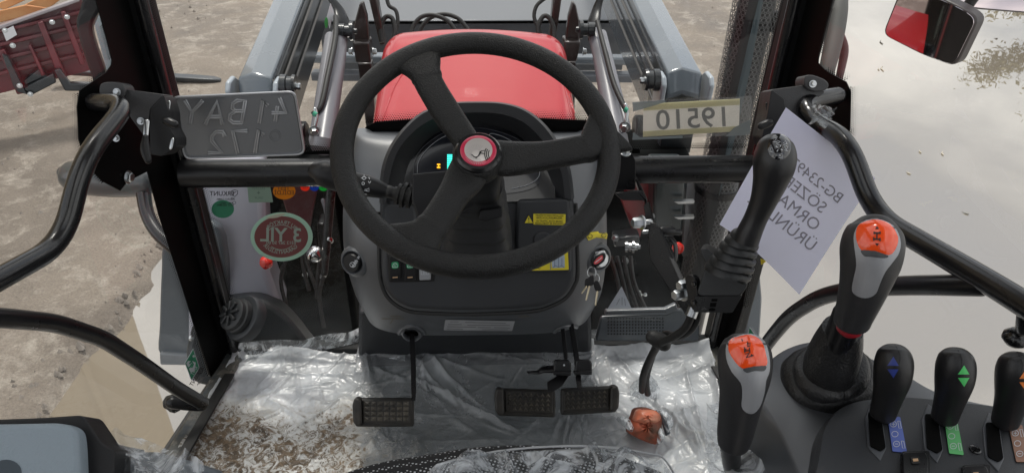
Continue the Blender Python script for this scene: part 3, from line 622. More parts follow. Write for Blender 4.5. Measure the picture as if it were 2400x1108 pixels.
def lower_right():
    q = Plane((0, 1.85, 0), (0, -1, 0)); DK = MATS['greasy_dark_steel']
    e = thing('transmission_side', 'dark greasy transmission parts seen through the right lower pane', 'gearbox', at(1520, 600, d=2.0))
    pxslab('housing', [(1395, 395), (1640, 395), (1640, 860), (1380, 860)], q, .3, DK, e, off=-.05, bevel=.02)
    pxslab('red_panel', [(1494, 400), (1545, 400), (1518, 480), (1500, 560), (1482, 540), (1455, 470)], q, .02, mat('brake_red', (.25, .012, .018), .35, coat=.5), e, off=.03, bevel=.004)
    pxslab('dark_post', [(1533, 395), (1612, 395), (1600, 545), (1530, 545)], q, .1, mat('post_green_black', (.018, .026, .028), .3, coat=.5), e, off=.10, bevel=.01)
    pxslab('pale_plate', [(1612, 395), (1652, 395), (1640, 600), (1600, 600)], q, .02, mat('pale_grey_plate', (.20, .20, .215), .4), e, off=.05)
    for y in (475, 511): pxslab('slot_lip', [(1580, y-2), (1628, y-3), (1626, y+2), (1590, y+3)], q, .015, STEEL, e, off=.13)
    pxslab('brace', [(1440, 560), (1500, 552), (1500, 574), (1440, 580)], q, .05, DGREY, e, off=.1, bevel=.006)
    for k, (x, r) in enumerate(((1466, .014), (1474, .011), (1482, .016), (1490, .010))):
        g = G(); g.lathe(at(x, 578, d=1.78), (1, -.25, .1), [(0, r), (.006, r), (.006, r*.6), (.012, r*.5)], 20); g.mk('washer_stack', CHR, e)
    for x, y, r in ((1442, 557, .008), (1466, 610, .007), (1529, 505, .005)):
        g = G(); g.hexbolt(at(x, y, pl=q, off=.16), (0, -1, .3), r, .015); g.mk('bolt', STEEL, e)
    for k in range(4): psweep('hose', [(1430+k*16, 600, 1.95, 9), (1450+k*13, 670, 1.95, 9), (1455+k*26, 760, 1.95, 9)], RUB, e, capr=False)
    random.seed(4)
    for i in range(7):
        x, y = random.uniform(1440, 1530), random.uniform(590, 720); g = G(); g.hexbolt(at(x, y, pl=q, off=random.uniform(.0, .1)), (random.uniform(-.5, .5), -1, random.uniform(0, 1)), random.uniform(.004, .008), random.uniform(.008, .02)); g.mk('bolt', STEEL if i % 2 else DK, e)
    g = G(); g.lathe(at(1588, 580, d=1.7), (0, -1, .3), [(0, .014), (.008, .014), (.012, .009), (.013, 0)], 22); tag(g.mk('red_lamp', MATS['red_lens']), 'small red lens behind the joystick bracket arm', 'lamp')
lower_right()
# ================================================================ CAB
DL = Plane((-.612, 1.31, 0), (.987, -.163, 0)); DR = Plane((.612, 1.31, 0), (-.987, -.163, 0)); WS = Plane((0, 1.312, 0), (0, -1, 0))
cab = thing('tractor_cab', 'black framed tractor cab with windscreen, lower panes and a dark floor', 'cab', (0, .8, -.03))
for s in (-1, 1):
    g = G(); x0, x1 = (-.665, -.584) if s < 0 else (.584, .665)
    g.box(((x0+x1)/2, 1.325, .82), (.081, .06, 1.76)); g.mk('pillar', PIL, cab, bevel=.012, bseg=3)
    g = G(); g.tube([V((s*.590, 1.30, -.02)), V((s*.590, 1.30, 1.7))], .012, 12); g.mk('pillar_trim', BLKG, cab)
    g = G(); g.box((s*.64, 1.285, .82), (.03, .02, 1.7)); g.mk('pillar_seal', RUB, cab, bevel=.004)
g = G(); g.tube([V((-.588, 1.28, .527)), V((.588, 1.28, .537))], .0285, 24); g.mk('crossbar', BLKM, cab, ang=60)
def pane(name, x0, x1, z0, z1, y=1.31, m=GLASS):
    g = G(); g.add([(x0, y, z0), (x1, y, z0), (x1, y, z1), (x0, y, z1)], [(0, 1, 2, 3)]); return g.mk(name, m, cab, smooth=False)
pane('windscreen', -.583, .583, .56, 1.66); pane('lower_pane', -.583, -.30, -.02, .50); pane('lower_pane', .28, .583, -.02, .50)
# printed black arch on the windscreen above the dashboard
arch = [(700, 362), (700, 356), (800, 352), (838, 345), (842, 322), (858, 297), (880, 286), (960, 280), (1110, 276), (1260, 277), (1388, 283), (1412, 296), (1425, 320), (1432, 345), (1500, 350), (1500, 360)]
pxslab('windscreen_print', arch, WS, .001, FRIT, cab, off=.004, smooth=False)
def dots(name, lines, base, spacing, rows, r0_, m, off, parent=None, dirs=1):
    """printed ceramic dots fading out from an edge; lines in px"""
    g = G()
    for ln, (nx, ny) in lines:
        for i in range(len(ln)-1):
            a, b = V(ln[i]), V(ln[i+1]); L = (b-a).length; n = max(1, int(L/spacing))
            for k in range(n):
                for j in range(rows):
                    p = a+(b-a)*((k+(.5 if j % 2 else 0))/n); x, y = p.x+nx*spacing*.8*(j+.3), p.y+ny*spacing*.8*(j+.3); r = r0_*(1-j/(rows+.5))
                    q = [place(x+r*math.cos(c), y+r*math.sin(c), base, off) for c in (0, 1.257, 2.513, 3.77, 5.027)]
                    if None not in q: g.add(q, [(0, 1, 2, 3, 4)])
    return stuff(g.mk(name, m, parent, smooth=False), 'stuff')
dots('windscreen_dot_print', [([(345, -4), (400, 215)], (1, 0)), ([(1838, -4), (1755, 330)], (-1, 0)), ([(858, 288), (960, 279), (1110, 275), (1260, 276), (1388, 282)], (0, -1)), ([(715, 356), (790, 352)], (0, -1)), ([(1480, 350), (1750, 346)], (0, -1)), ([(471, 438), (568, 826)], (1, -.1))], WS, 5.2, 6, 2.1, FRIT, .004, cab)
# floor and sills
FLW = [(-.60, 1.36, 0), (.60, 1.36, 0), (.74, .2, 0), (-.74, .2, 0)]
g = G(); g.slab([V(p)+V((0, 0, -.012)) for p in FLW], (0, 0, -.04)); g.mk('floor_plate', mat('floor_mat_grey', (.045, .055, .055), .6, var=.3, vs=12, bump=.3, bs=80), cab)
for s in (-1, 1):
    g = G(); a, b = V((s*.598, 1.30, .0)), V((s*.735, .2, .0)); d = V((s*.035, 0, 0)); g.slab([a-d, a+d*.3, b+d*.3, b-d], (0, 0, .028)); g.mk('door_sill', mat('scuffed_sill', (.05, .06, .065), .25, col2=(.13, .12, .10), vs=30, bump=.2, bs=60, rvar=.1), cab, bevel=.006)
    g = G(); a, b = V((s*.575, 1.22, .029)), V((s*.69, .3, .029)); d = V((s*.012, 0, 0)); g.slab([a-d, a+d, b+d, b-d], (0, 0, .006)); g.mk('sill_strip', RUB, cab, bevel=.002)
g = G(); g.box((0, 1.325, -.01), (1.2, .05, .07)); g.mk('front_sill', PIL, cab, bevel=.01)
def door(s, pl, lab, glass_px, plate, arcs):
    t = thing('cab_door', lab, 'door', (s*.612, 1.31, 0), 'cab doors'); n = pl.n
    U = V((s*.163, -.987, 0)); O = V((s*.612, 1.31, 0))+n*0
    a = O+V((0, 0, -.02)); g = G(); g.add([O+V((0, 0, 0)), O+U*1.5, O+U*1.5+V((0, 0, 1.65)), O+V((0, 0, 1.65))], [(0, 1, 2, 3)]); g.mk('door_glass', GLASS, t, smooth=False)
    pxslab('black_print', plate, pl, .002, FRIT, t, off=.004, smooth=False)
    g = G(); g.box(O+U*.75+V((0, 0, -.006))+n*.0, (1.5, .014, .02), U, n, V((0, 0, 1))); g.mk('bottom_seal', RUB, t, bevel=.003)
    dots('door_dot_print', arcs, pl, 5.0, 5, 2.0, FRIT, .005, t)
    return t
plL = [(222, -10), (252, 95), (263, 140), (262, 152), (250, 170), (188, 212), (182, 250), (186, 325), (203, 385), (240, 425), (282, 447), (300, 425), (346, 402), (372, 500), (430, 680), (497, 890), (505, 900), (560, 900), (440, 400), (345, -10)]
dl = door(-1, DL, 'left glass cab door with black hinge corner and two black grab tubes', None, plL, [([(250, 172), (190, 213)], (-.6, -.8)), ([(183, 220), (184, 325), (205, 390), (245, 430)], (-1, 0)), ([(240, 60), (262, 140)], (-1, .2)), ([(372, 500), (430, 680), (492, 880)], (-1, .2)), ([(490, 925), (405, 1080)], (-1, -.4))])
plR = [(1953, -10), (1932, 70), (1918, 130), (1917, 148), (1935, 166), (1982, 192), (1993, 215), (1991, 300), (1978, 352), (1940, 420), (1800, 520), (1762, 600), (1740, 720), (1700, 850), (1660, 850), (1770, 400), (1858, -10)]
dr = door(1, DR, 'right glass cab door with black hinge corner and a long black grab tube', None, plR, [([(1936, 166), (1984, 190)], (.7, -.7)), ([(1993, 205), (1991, 320)], (1, 0)), ([(1946, 20), (1920, 125)], (1, .1)), ([(1992, 300), (1975, 360)], (1, .3)), ([(1765, 610), (1742, 720)], (1, .3))])
def dtube(name, pts, pl, wpx, parent, fr=.06, m=BLKG, label=None):    # pts (px,py,offset from glass)
    P = [at(x, y, pl=pl, off=o) for x, y, o in pts]; P = fillet(P, fr, 8); g = G(); g.tube(P, wpx, 20, capr=True); return g.mk(name, m, parent, ang=60, label=label)
dtube('grab_tube', [(222, 240, .02), (300, 243, .10), (196, 372, .11), (146, 572, .11), (-160, 740, .11)], DL, .0148, dl, .05)
dtube('door_pull_bar', [(-140, 738, .06), (0, 744, .07), (130, 756, .07), (240, 792, .07), (330, 850, .07), (412, 908, .07), (484, 950, .075), (404, 942, .02)], DL, .0138, dl, .03, BLKM)
g = G(); c = at(418, 944, pl=DL, off=.02); g.lathe(c, c-at(480, 950, pl=DL, off=.075), [(-.004, .016), (.004, .021), (.012, .020), (.018, .016), (.026, .013), (.030, .006), (.031, 0)], 24); g.mk('rubber_foot', RUB, dl)
dtube('grab_tube', [(1962, 224, .02), (1878, 240, .10), (1905, 285, .10), (1985, 325, .11), (2050, 505, .11), (2330, 668, .11), (2540, 800, .11)], DR, .0150, dr, .05)
dtube('lower_pull_bar', [(1770, 850, .03), (1800, 800, .06), (1850, 740, .08), (1920, 695, .10), (2010, 675, .11), (2120, 668, .11), (2300, 668, .11)], DR, .0138, dr, .05, BLKM)
dtube('knob_stem', [(2402, 735, .11), (2398, 772, .10)], DR, .008, dr, .01); g = G(); c = at(2382, 790, pl=DR, off=.09); g.lathe(c-V((0, 0, .012)), (0, 0, 1), [(0, .001), (.002, .009), (.008, .0145), (.014, .0145), (.021, .009), (.024, .001)], 20); g.mk('ball_knob', BLKG, dr, ang=80)
# hinge brackets
def hinge(t, px, s, pl_d):
    f = Plane(at(*px['o'], d=pl_d), (s*-.15, -1, .45))
    pxslab('hinge_housing', rpoly(px['top'], 6), f, .06, mat('matte_black_housing', (.036, .036, .038), .42, bump=.2, bs=500, rvar=.08, vs=12), t, bevel=.006, bseg=3)
    pxslab('hinge_cheek', rpoly(px['cheek'], 5), f, .07, BLK, t, off=.012, bevel=.006, bseg=3)
    pxslab('hinge_cap', rpoly(px['cap'], 16), f, .05, MATS['matte_black_housing'], t, off=.01, bevel=.010, bseg=4)
    for x, y, o in px['bolts']:
        g = G(); g.hexbolt(at(x, y, pl=f, off=o), f.n, .0045, .007); g.mk('bolt', STEEL, t)
    return f
fl = hinge(dl, dict(o=(350, 290), top=[(262, 212), (300, 210), (385, 222), (352, 256), (346, 330), (300, 268), (240, 262)], cheek=[(352, 256), (384, 223), (396, 262), (398, 300), (412, 325), (412, 345), (380, 366), (352, 362)], cap=[(232, 202), (240, 193), (285, 192), (296, 214), (290, 232), (240, 240), (233, 228)], bolts=[(274, 216, .014), (330, 284, .004), (272, 324, -.02)]), -1, 1.19)
hinge(dr, dict(o=(1850, 290), top=[(1808, 210), (1898, 198), (1935, 215), (1900, 245), (1888, 262), (1838, 300), (1806, 260)], cheek=[(1808, 210), (1838, 232), (1842, 262), (1836, 330), (1796, 345), (1786, 322), (1800, 262)], cap=[(1886, 178), (1900, 174), (1935, 186), (1945, 200), (1935, 214), (1900, 215), (1884, 200)], bolts=[(1905, 197, .014)]), 1, 1.19)
g = G(); g.hexbolt(at(300, 415, pl=DL, off=.006), DL.n, .009, .008); g.mk('bolt', STEEL, dl)
psweep('latch_rod', [(344, 286, 1.14, 13), (341, 326, 1.135, 12)], STEEL, dl, squash=.4, n=1)
psweep('latch_grip', [(341, 322, 1.13, 14), (340, 350, 1.125, 22), (347, 376, 1.12, 16)], BLK, dl)
for s, x, y in ((-1, 398, 286), (1, 1796, 290)):
    psweep('hinge_pin', [(x-s*12, y+6, 1.16, 18), (x+s*2, y, 1.16, 20), (x+s*8, y-2, 1.16, 18)], BLKM, dl if s < 0 else dr, n=1)
    psweep('latch_tongue', [(x+s*2, y-46, 1.19, 8), (x+s*4, y-24, 1.19, 8)], STEEL if s < 0 else BLKM, dl if s < 0 else dr, n=1, squash=.4)
    psweep('latch_tongue', [(x-s*6, y+42, 1.19, 10), (x-s*2, y+60, 1.19, 10)], STEEL if s < 0 else BLKM, dl if s < 0 else dr, n=1, squash=.4)
# cab roof over the driver
rf = G()
for x0, x1, y0, y1 in ((-.70, .70, -.6, .12), (-.70, .70, .86, 1.42), (-.70, -.38, .12, .86), (.38, .70, .12, .86)): rf.slab([V((x0, y0, 1.68)), V((x1, y0, 1.68)), V((x1, y1, 1.68)), V((x0, y1, 1.68))], (0, 0, .08))
g = G(); g.add([(-.40, .10, 1.77), (.40, .10, 1.77), (.40, .88, 1.77), (-.40, .88, 1.77)], [(0, 1, 2, 3)]); g.mk('added_light_hatch', GLASS, cab, smooth=False)  # opening and pane added out of view to let sky light down inside

ROOF = rf.mk('roof', mat('roof_lining', (.25, .25, .26), .8), cab, bevel=.02)
# ---------------- outside things close to the doors
def fender():
    t = thing('front_fender', 'dark blue grey fender panel outside the left door glass', 'fender', at(430, 700, y=1.6))
    poly = c2([(384, 560), (375, 640), (371, 760), (372, 832), (430, 838), (520, 842), (520, 560), (450, 520)], 4)
    q = Plane((-.70, 1.45, 0), (-.25, -1, .2)); pxslab('panel', poly, q, .03, mat('slate_plastic', (.075, .09, .105), .4, coat=.3, var=.1, vs=3), t, bevel=.01, bseg=3)
    pxslab('lip', [(372, 826), (520, 836), (520, 858), (374, 856)], q, .04, mat('lip_grey', (.14, .155, .17), .4), t, off=.012, bevel=.006)
fender()
g = G(); g.lathe(at(446, 791, pl=DL, off=.002), DL.n, [(0, .0065), (.004, .0065), (.006, .004), (.006, 0)], 16); g.mk('glass_screw', STEEL, dl)
pxslab('right_fender', [(1752, 640), (1780, 600), (1788, 700), (1782, 800), (1745, 830)], Plane((.72, 1.45, 0), (.25, -1, .2)), .03, MATS['slate_plastic'], bevel=.008).update_tag()
tag(bpy.data.objects['right_fender'], 'narrow strip of dark fender outside the right pillar', 'fender'); bpy.data.objects['right_fender'].name = 'front_fender'
# work lamp and its tube
t = thing('work_lamp', 'grey work lamp on a bent tube outside the left door glass', 'lamp', at(280, 420, d=1.75))
psweep('lamp_housing', [(152, 405, 1.8, 34), (165, 410, 1.8, 66), (200, 417, 1.78, 80), (280, 425, 1.76, 76), (345, 424, 1.75, 66), (362, 424, 1.75, 40)], mat('smoke_grey_lamp', (.06, .066, .07), .3, coat=.4), t)
psweep('lamp_tube', [(335, 440, 1.75, 34), (345, 500, 1.73, 32), (372, 548, 1.71, 32), (420, 590, 1.70, 32)], BLKG, t)
t = thing('front_mirror', 'mirror housing with a bent bracket outside the top of the left door', 'mirror', at(215, 80, d=1.8)); q = Plane(at(215, 80, d=1.85), (.3, -1, .2))
pxslab('mirror_frame', c2([(206, -20), (184, 30), (178, 60), (190, 110), (214, 180), (222, 205), (250, 205), (246, 170), (222, 100), (216, 60), (236, 20), (262, -20)], 4), q, .04, BLK, t, bevel=.008, bseg=3)
pxslab('mirror_glass', [(222, 60), (236, 24), (262, -20), (300, 30), (290, 150), (250, 165)], q, .01, mat('mirror_dim', (.30, .33, .35), .15, metal=.8), t, off=-.01)
t = thing('mirror_arm', 'bent grey mirror arm outside the right pillar', 'mirror arm', at(1955, 90, d=1.7))
psweep('arm_tube', [(1962, -30, 1.75, 40), (1964, 20, 1.72, 44), (1955, 90, 1.7, 42), (1938, 165, 1.68, 36), (1930, 200, 1.68, 30)], mat('dusty_grey_arm', (.09, .09, .085), .6), t)
psweep('hose', [(1958, 60, 1.75, 18), (1978, 110, 1.75, 20), (1972, 160, 1.75, 18), (1962, 200, 1.75, 16)], mat('wine_hose', (.10, .045, .045), .5), t, capr=False)
# mirrors at the top right
MIR = mat('mirror_glass', (.62, .54, .56), .02, metal=1)
def mirror(name, poly, c, d, target, lab):
    C = at(*c, d=d); n = ((CAM-C).normalized()+(V(target)-C).normalized()).normalized(); q = Plane(C, n); t = thing('wing_mirror', lab, 'mirror', C, 'wing mirrors at the top right')
    cx, cy = c; pxslab('mirror_shell', poly, q, .035, mat('mirror_shell_plum', (.030, .022, .024), .35), t, bevel=.006, bseg=3)
    inn = [(cx+(x-cx)*.955, cy+(y-cy)*.93) for x, y in poly]; pxslab('mirror_face', inn, q, .002, MIR, t, off=.0035, smooth=False)
    g = G(); g.tube([C-n*.035, C-n*.10, C-n*.12+V((.1, .0, .3))], .011, 12); g.mk('mirror_stalk', BLK, t)
mirror('wing_mirror', rpoly([(2106, -18), (2200, -8), (2262, 22), (2292, 45), (2238, 158), (2160, 130), (2066, 82)], 20), (2180, 68), 1.45, (.578, 1.385, .672), 'large rectangular wing mirror reflecting the cab front')
mirror('wing_mirror', rpoly([(2196, -60), (2420, -50), (2420, 32), (2300, 22), (2218, 10)], 14), (2320, -15), 1.55, (2.0, 1.2, .9), 'upper wing mirror cut by the top right edge')

# rear of the cab behind the driver: back wall with window, wheel arches
g = G(); g.box((0, -.62, .42), (1.46, .04, .95)); g.mk('rear_wall', PIL, cab, bevel=.01)
for s in (-1, 1):
    g = G(); g.box((s*.70, -.62, 1.28), (.07, .05, .78)); g.mk('rear_pillar', PIL, cab, bevel=.01)
    g = G(); g.rings([[V((s*.77, -.60+.85*math.cos(a)*.9+.02, .05+.50*math.sin(a))) for a in [math.pi*k/16 for k in range(9)]]+[V((s*.77, -.60, 0))], [V((s*.46, -.60+.85*math.cos(a)*.9+.02, .05+.50*math.sin(a))) for a in [math.pi*k/16 for k in range(9)]]+[V((s*.46, -.60, 0))]]); g.mk('wheel_arch', BLKM, cab, bevel=.02)
pane('rear_window', -.66, .66, .90, 1.66, y=-.62)
# ================================================================ DASHBOARD CONSOLE
dash = thing('dashboard_console', 'dark grey moulded dashboard console under the steering wheel', 'dashboard', (0, 1.15, 0))
def console_body():
    pr = [(785, 1.145, 850, 1392), (770, 1.128, 838, 1405), (740, 1.108, 818, 1424), (690, 1.094, 799, 1434), (640, 1.090, 789, 1438), (580, 1.100, 788, 1437), (520, 1.125, 793, 1432), (460, 1.155, 803, 1424), (400, 1.190, 815, 1414), (362, 1.218, 824, 1406), (338, 1.238, 832, 1398), (325, 1.256, 843, 1387), (316, 1.276, 860, 1368), (312, 1.298, 878, 1347)]
    rs = []
    for py, y, xl, xr in pr:
        z = at(1112, py, y=y).z; wl_ = at(xl, py, y=y+.03).x; wr_ = at(xr, py, y=y+.03).x; c = (wl_+wr_)/2; w = (wr_-wl_)/2; yb = 1.304; ring = []
        for k in range(33):
            a = math.pi*(1-k/32); ca, sa = math.cos(a), math.sin(a); e = 2/4.2
            ring.append((c+w*math.copysign(abs(ca)**e, ca), yb-(yb-y)*abs(sa)**e if yb-y > 0 else yb, z))
        rs.append(ring)
    P = []
    for j in range(len(rs[0])): P.append(crom([V(r[j]) for r in rs], 3))
    rs = [[P[j][i] for j in range(len(P))] for i in range(len(P[0]))]
    g = G(); g.rings(rs, closed=False, cap=False); m = len(rs[0]); g.f += [tuple(range(m))[::-1], tuple(range((len(rs)-1)*m, len(rs)*m))]; g.mi += [0, 0]
    return g.mk('console_body', CONS, dash, ang=50)
body = console_body(); SB = Surf(body)
g = G(); lo = [at(x, 830, y=1.29) for x in (838, 1388)]; g.rings([[V((lo[0].x-.005, 1.30, -.02)), V((lo[0].x, 1.285, -.02)), V((lo[1].x, 1.285, -.02)), V((lo[1].x+.005, 1.30, -.02))], [V((lo[0].x+.02, 1.30, .19)), V((lo[0].x+.025, 1.245, .19)), V((lo[1].x-.025, 1.245, .19)), V((lo[1].x-.02, 1.30, .19))]]); g.mk('console_base', CONS2, dash, bevel=.02, bseg=3)
# upper panel: arch shaped instrument hood flowing into a flat lower panel
PP = Plane(at(1112, 640, y=1.076), (0, -.93, .37))          # lower panel plane
lowpx = [(889, 470), (1346, 462), (1350, 560), (1352, 640), (1346, 664), (1326, 694), (1290, 714), (1240, 726), (1112, 732), (990, 729), (945, 720), (912, 696), (896, 664), (891, 620)]
lowpx = lowpx[:2]+c2(lowpx[1:]+lowpx[:1], 4, False)[1:-1]
PPb = Plane(at(1112, 640, y=1.084), (0, -.95, .32))
def skirt(poly, front, back_y, m, name, off=0, bevel=.012):
    g = G(); f = [at(x, y, pl=front, off=off) for x, y in poly]; b = [V((p.x*1.0, max(back_y, p.y+.01), p.z-.02)) for p in f]; g.rings([f, b], cap=True); return g.mk(name, m, dash, bevel=bevel, bseg=4, ang=40)
low = skirt(lowpx, PP, 1.2, CONS2, 'lower_panel')
g = G(); L = [at(x, y, pl=PP, off=-.012) for x, y in [(1112+(x-1112)*1.008, 600+(y-600)*1.03) for x, y in lowpx[2:]]]; L = [p for p in L]; g.tube(L, .004, 8); g.mk('panel_gap', RUB, dash)
# instrument hood: nested arch rings, sunk screen
HP = Plane(at(1112, 420, y=1.17), (0, -.80, .60))
arcO = [(889, 475), (893, 400), (912, 345), (945, 300), (990, 262), (1050, 242), (1112, 238), (1180, 241), (1235, 258), (1282, 296), (1318, 350), (1338, 400), (1346, 465)]
arcM = [(905, 475), (915, 405), (934, 352), (966, 312), (1008, 282), (1056, 268), (1112, 264), (1170, 267), (1222, 284), (1262, 318), (1296, 362), (1316, 405), (1324, 465)]
arcI = [(944, 475), (944, 420), (948, 375), (968, 335), (1004, 302), (1056, 284), (1112, 279), (1172, 284), (1222, 303), (1258, 338), (1282, 380), (1294, 420), (1296, 465)]
arcS = [(957, 475), (957, 420), (962, 385), (982, 350), (1015, 318), (1060, 299), (1112, 294), (1170, 299), (1214, 318), (1248, 350), (1272, 388), (1283, 425), (1284, 465)]
def ap(arc, y): return [at(x, yy, y=y if not callable(y) else y(x, yy)) for x, yy in c2(arc, 5, False)]
yo = lambda x, y: 1.115+.055*(475-y)/235
rb = ap(arcO, lambda x, y: 1.24); r0_ = ap(arcO, lambda x, y: yo(x, y)+.02); r1 = ap([(a+(1112-a)*.03, b+3) for a, b in arcO], yo); r2 = ap(arcM, yo); r3 = ap([(a+(1112-a)*.05, b+5) for a, b in arcM], lambda x, y: yo(x, y)+.012); r4 = ap(arcI, lambda x, y: yo(x, y)+.015+.015*(475-y)/235); r5 = ap(arcS, lambda x, y: yo(x, y)+.022+.045*(475-y)/235)
g = G(); g.rings([rb, r0_, r1, r2, r3, r4, r5], closed=False, cap=False); g.mk('instrument_hood', mat('black_grained_dash', (.022, .023, .026), .42, bump=.25, bs=1300, bd=2), dash, ang=55)
scr = Plane(at(1112, 400, y=1.160), (0, -.70, .71))
arcB = [(x, y) for x, y in c2(arcS, 4, False)]+[(1284, 470), (957, 475)]
pxslab('instrument_bezel', [(a, b) for a, b in c2([(935, 478), (938, 400), (960, 340), (1005, 298), (1060, 279), (1112, 274), (1172, 279), (1225, 298), (1268, 345), (1296, 400), (1302, 470)], 4, False)], scr, .02, mat('display_black', (.010, .011, .014), .22, coat=.4), dash, off=-.002)
SCM = mat('display_dark_glass', (.012, .014, .022), .18, coat=.5)
scrpx = c2([(972, 398), (980, 372), (1000, 345), (1026, 322), (1060, 308), (1112, 302), (1165, 308), (1205, 325), (1240, 352), (1262, 385), (1268, 420), (1250, 440), (1200, 452), (1112, 455), (1040, 440), (985, 420)], 4)
pxslab('display_screen', scrpx, scr, .003, SCM, dash, off=.001, smooth=False)
for ln_ in (c2([(978, 405), (980, 382), (994, 358), (1016, 336), (1046, 318), (1090, 308)], 5, False), c2([(1147, 322), (1151, 313), (1180, 321), (1212, 340), (1246, 375)], 4, False), c2([(1265, 395), (1262, 415), (1240, 432), (1200, 442)], 4, False)): pxlines('screen_outline', [ln_], scr, 1.5, mat('screen_line', (.35, .36, .38), .4), dash, off=.0035)
pxlines('screen_outline', [c2([(970, 408), (971, 380), (984, 354), (1010, 330), (1045, 310), (1100, 301), (1150, 304), (1210, 325), (1250, 360), (1275, 400)], 5, False)], scr, 1., mat('screen_line_dim', (.09, .095, .11), .4), dash, off=.0035)
CY1 = mat('lit_cyan_bar', (.05, .80, .62), .5, emit=1.0)
for k in range(8):
    g = G(); y = 362+k*4.4; q = [(1048, y), (1066, y), (1066, y+3), (1048, y+3)]; pxslab('gauge_bar', q, scr, .0005, CY1, dash, off=.0040, smooth=False)
pxslab('gauge_warning_bar', [(1048, 397), (1066, 397), (1066, 402), (1048, 402)], scr, .0005, mat('lit_red_bar', (.8, .05, .12), .5, emit=.9), dash, off=.004, smooth=False)
AM = mat('lit_amber', (.9, .42, .02), .5, emit=.9)
for q in ([(1024, 384), (1032, 384), (1032, 387), (1024, 387)], [(1024, 391), (1032, 391), (1032, 394), (1024, 394)], [(1027, 385), (1029, 385), (1029, 393), (1027, 393)]): pxslab('warning_icon', q, scr, .0004, AM, dash, off=.004, smooth=False)
g = G(); g.rings([ap([(944, 478), (1000, 480), (1112, 482), (1230, 480), (1300, 472)], 1.13), ap([(944, 468), (1000, 470), (1112, 472), (1230, 468), (1300, 460)], 1.19)], closed=False, cap=False); g.mk('shelf', CONS2, dash)
SL = Surf(low)
# pocket left of the column, raised block right of it
decal('pocket_recess', c2([(900, 478), (930, 470), (968, 482), (975, 520), (965, 560), (905, 565), (896, 520)], 4), PP, mat('pocket_grey', (.035, .038, .042), .5), dash, off=.001, bulge=-.004)
blk = pxslab('raised_switch_block', rpoly([(1212, 468), (1336, 464), (1340, 600), (1340, 640), (1215, 640), (1208, 560)], 12), PP, .02, CONS2, dash, off=.012, bevel=.006, bseg=3)
B1 = Plane(PP.o+PP.n*.0125, PP.n)
pxslab('warning_label', rpoly([(1250, 501), (1326, 502), (1325, 528), (1250, 526)], 2), B1, .0006, YEL, dash, off=.001, smooth=False)
for i, (s_, y) in enumerate((('TRAFİKTE FREN PEDALLARI', 505.5), ('BAĞLI KULLANILMALIDIR.', 511), ('IN TRAFFIC, BOTH BRAKE', 518.5), ('PEDALS MUST BE ENGAGED.', 524))): text('warning_text', s_, 1288, y, 6.2, B1, BLKP, dash, off=.002, sx=.86, ang=1, bold=.012)
pxslab('warning_triangle', [(1239, 503), (1250, 523), (1229, 523)], B1, .0006, YEL, dash, off=.001, smooth=False); text('triangle_mark', '!', 1239.5, 516, 17, B1, BLKP, dash, off=.002)
pxlines('triangle_outline', [[(1239, 503), (1250, 523), (1229, 523), (1239, 503)]], B1, 1.5, BLKP, dash, off=.002)
pxslab('blank_cap', ell(1272, 562, 22, 18), B1, .006, CONS2, dash, off=.004, bevel=.002)
pxslab('pictogram_label', rpoly([(1236, 592), (1331, 588), (1333, 632), (1236, 634)], 2), B1, .0006, YEL, dash, off=.001, smooth=False)
pxslab('pictogram_panel', rpoly([(1292, 599), (1323, 597), (1324, 627), (1294, 628)], 3), B1, .0006, mat('pictogram_blue', (.42, .50, .60), .5), dash, off=.002, smooth=False); pxlines('pictogram_lines', [[(1300, 605), (1300, 625)], [(1309, 600), (1309, 626)], [(1317, 604), (1317, 625)], [(1290, 592), (1290, 632)], [(1296, 627), (1302, 622), (1309, 626), (1316, 622), (1323, 627)]], B1, 1.6, mat('label_line', (.16, .2, .3), .5), dash, off=.003)
text('pictogram_text', '~', 1262, 628, 18, B1, BLKP, dash, off=.002)
arcl = [(1372, 551), (1376, 545), (1397, 542), (1420, 546), (1422, 549), (1420, 560), (1396, 556), (1378, 563)]
decal('ignition_label', arcl, SB, YEL, dash, off=.002, nr=3); pxlines('ignition_marks', [ell(1381, 553, 5, 5, 14)+[(1386, 553)], ell(1412, 551, 5, 5, 10)], SB, 1.2, BLKP, dash, off=.003)
# switches
pxslab('switch_bezel', rpoly([(907, 595), (1018, 600), (1017, 660), (912, 662)], 4), PP, .012, BLK, dash, off=.005, bevel=.003)
for i, x in enumerate((926, 961, 996)):
    sw = pxslab('rocker_switch', rpoly([(x-14, 600), (x+14, 601), (x+14, 656), (x-13, 657)], 3), PP, .012, BLK if i < 2 else SILV, dash, off=.010, bevel=.003, label=None if i < 2 else 'grey rocker switch marked LED')
    if i < 2:
        pxslab('switch_icon', rpoly([(x-9, 614), (x+8, 613), (x+9, 628), (x-8, 630)], 6), PP, .0005, GRNP, sw, off=.0115, smooth=False)
        pxlines('icon_lines', [[(x-6, 626), (x-4, 618), (x, 616), (x+4, 618), (x+6, 626), (x-6, 626)], [(x, 624), (x-1, 619)]], PP, 1.3, WHTP, sw, off=.0125)
        pxslab('switch_lamp', rpoly([(x-6, 647), (x+7, 646), (x+7, 652), (x-6, 653)], 2), PP, .002, BLKP, sw, off=.012); pxslab('lamp_bar', [(x-6, 649), (x+6, 648), (x+6, 650.5), (x-6, 651.5)], PP, .0004, mat('amber_bar', (.5, .32, .18), .5), sw, off=.0135, smooth=False)
    else: text('switch_text', 'LED', x, 640, 12, PP, WHTP, sw, off=.0115, bold=.01)
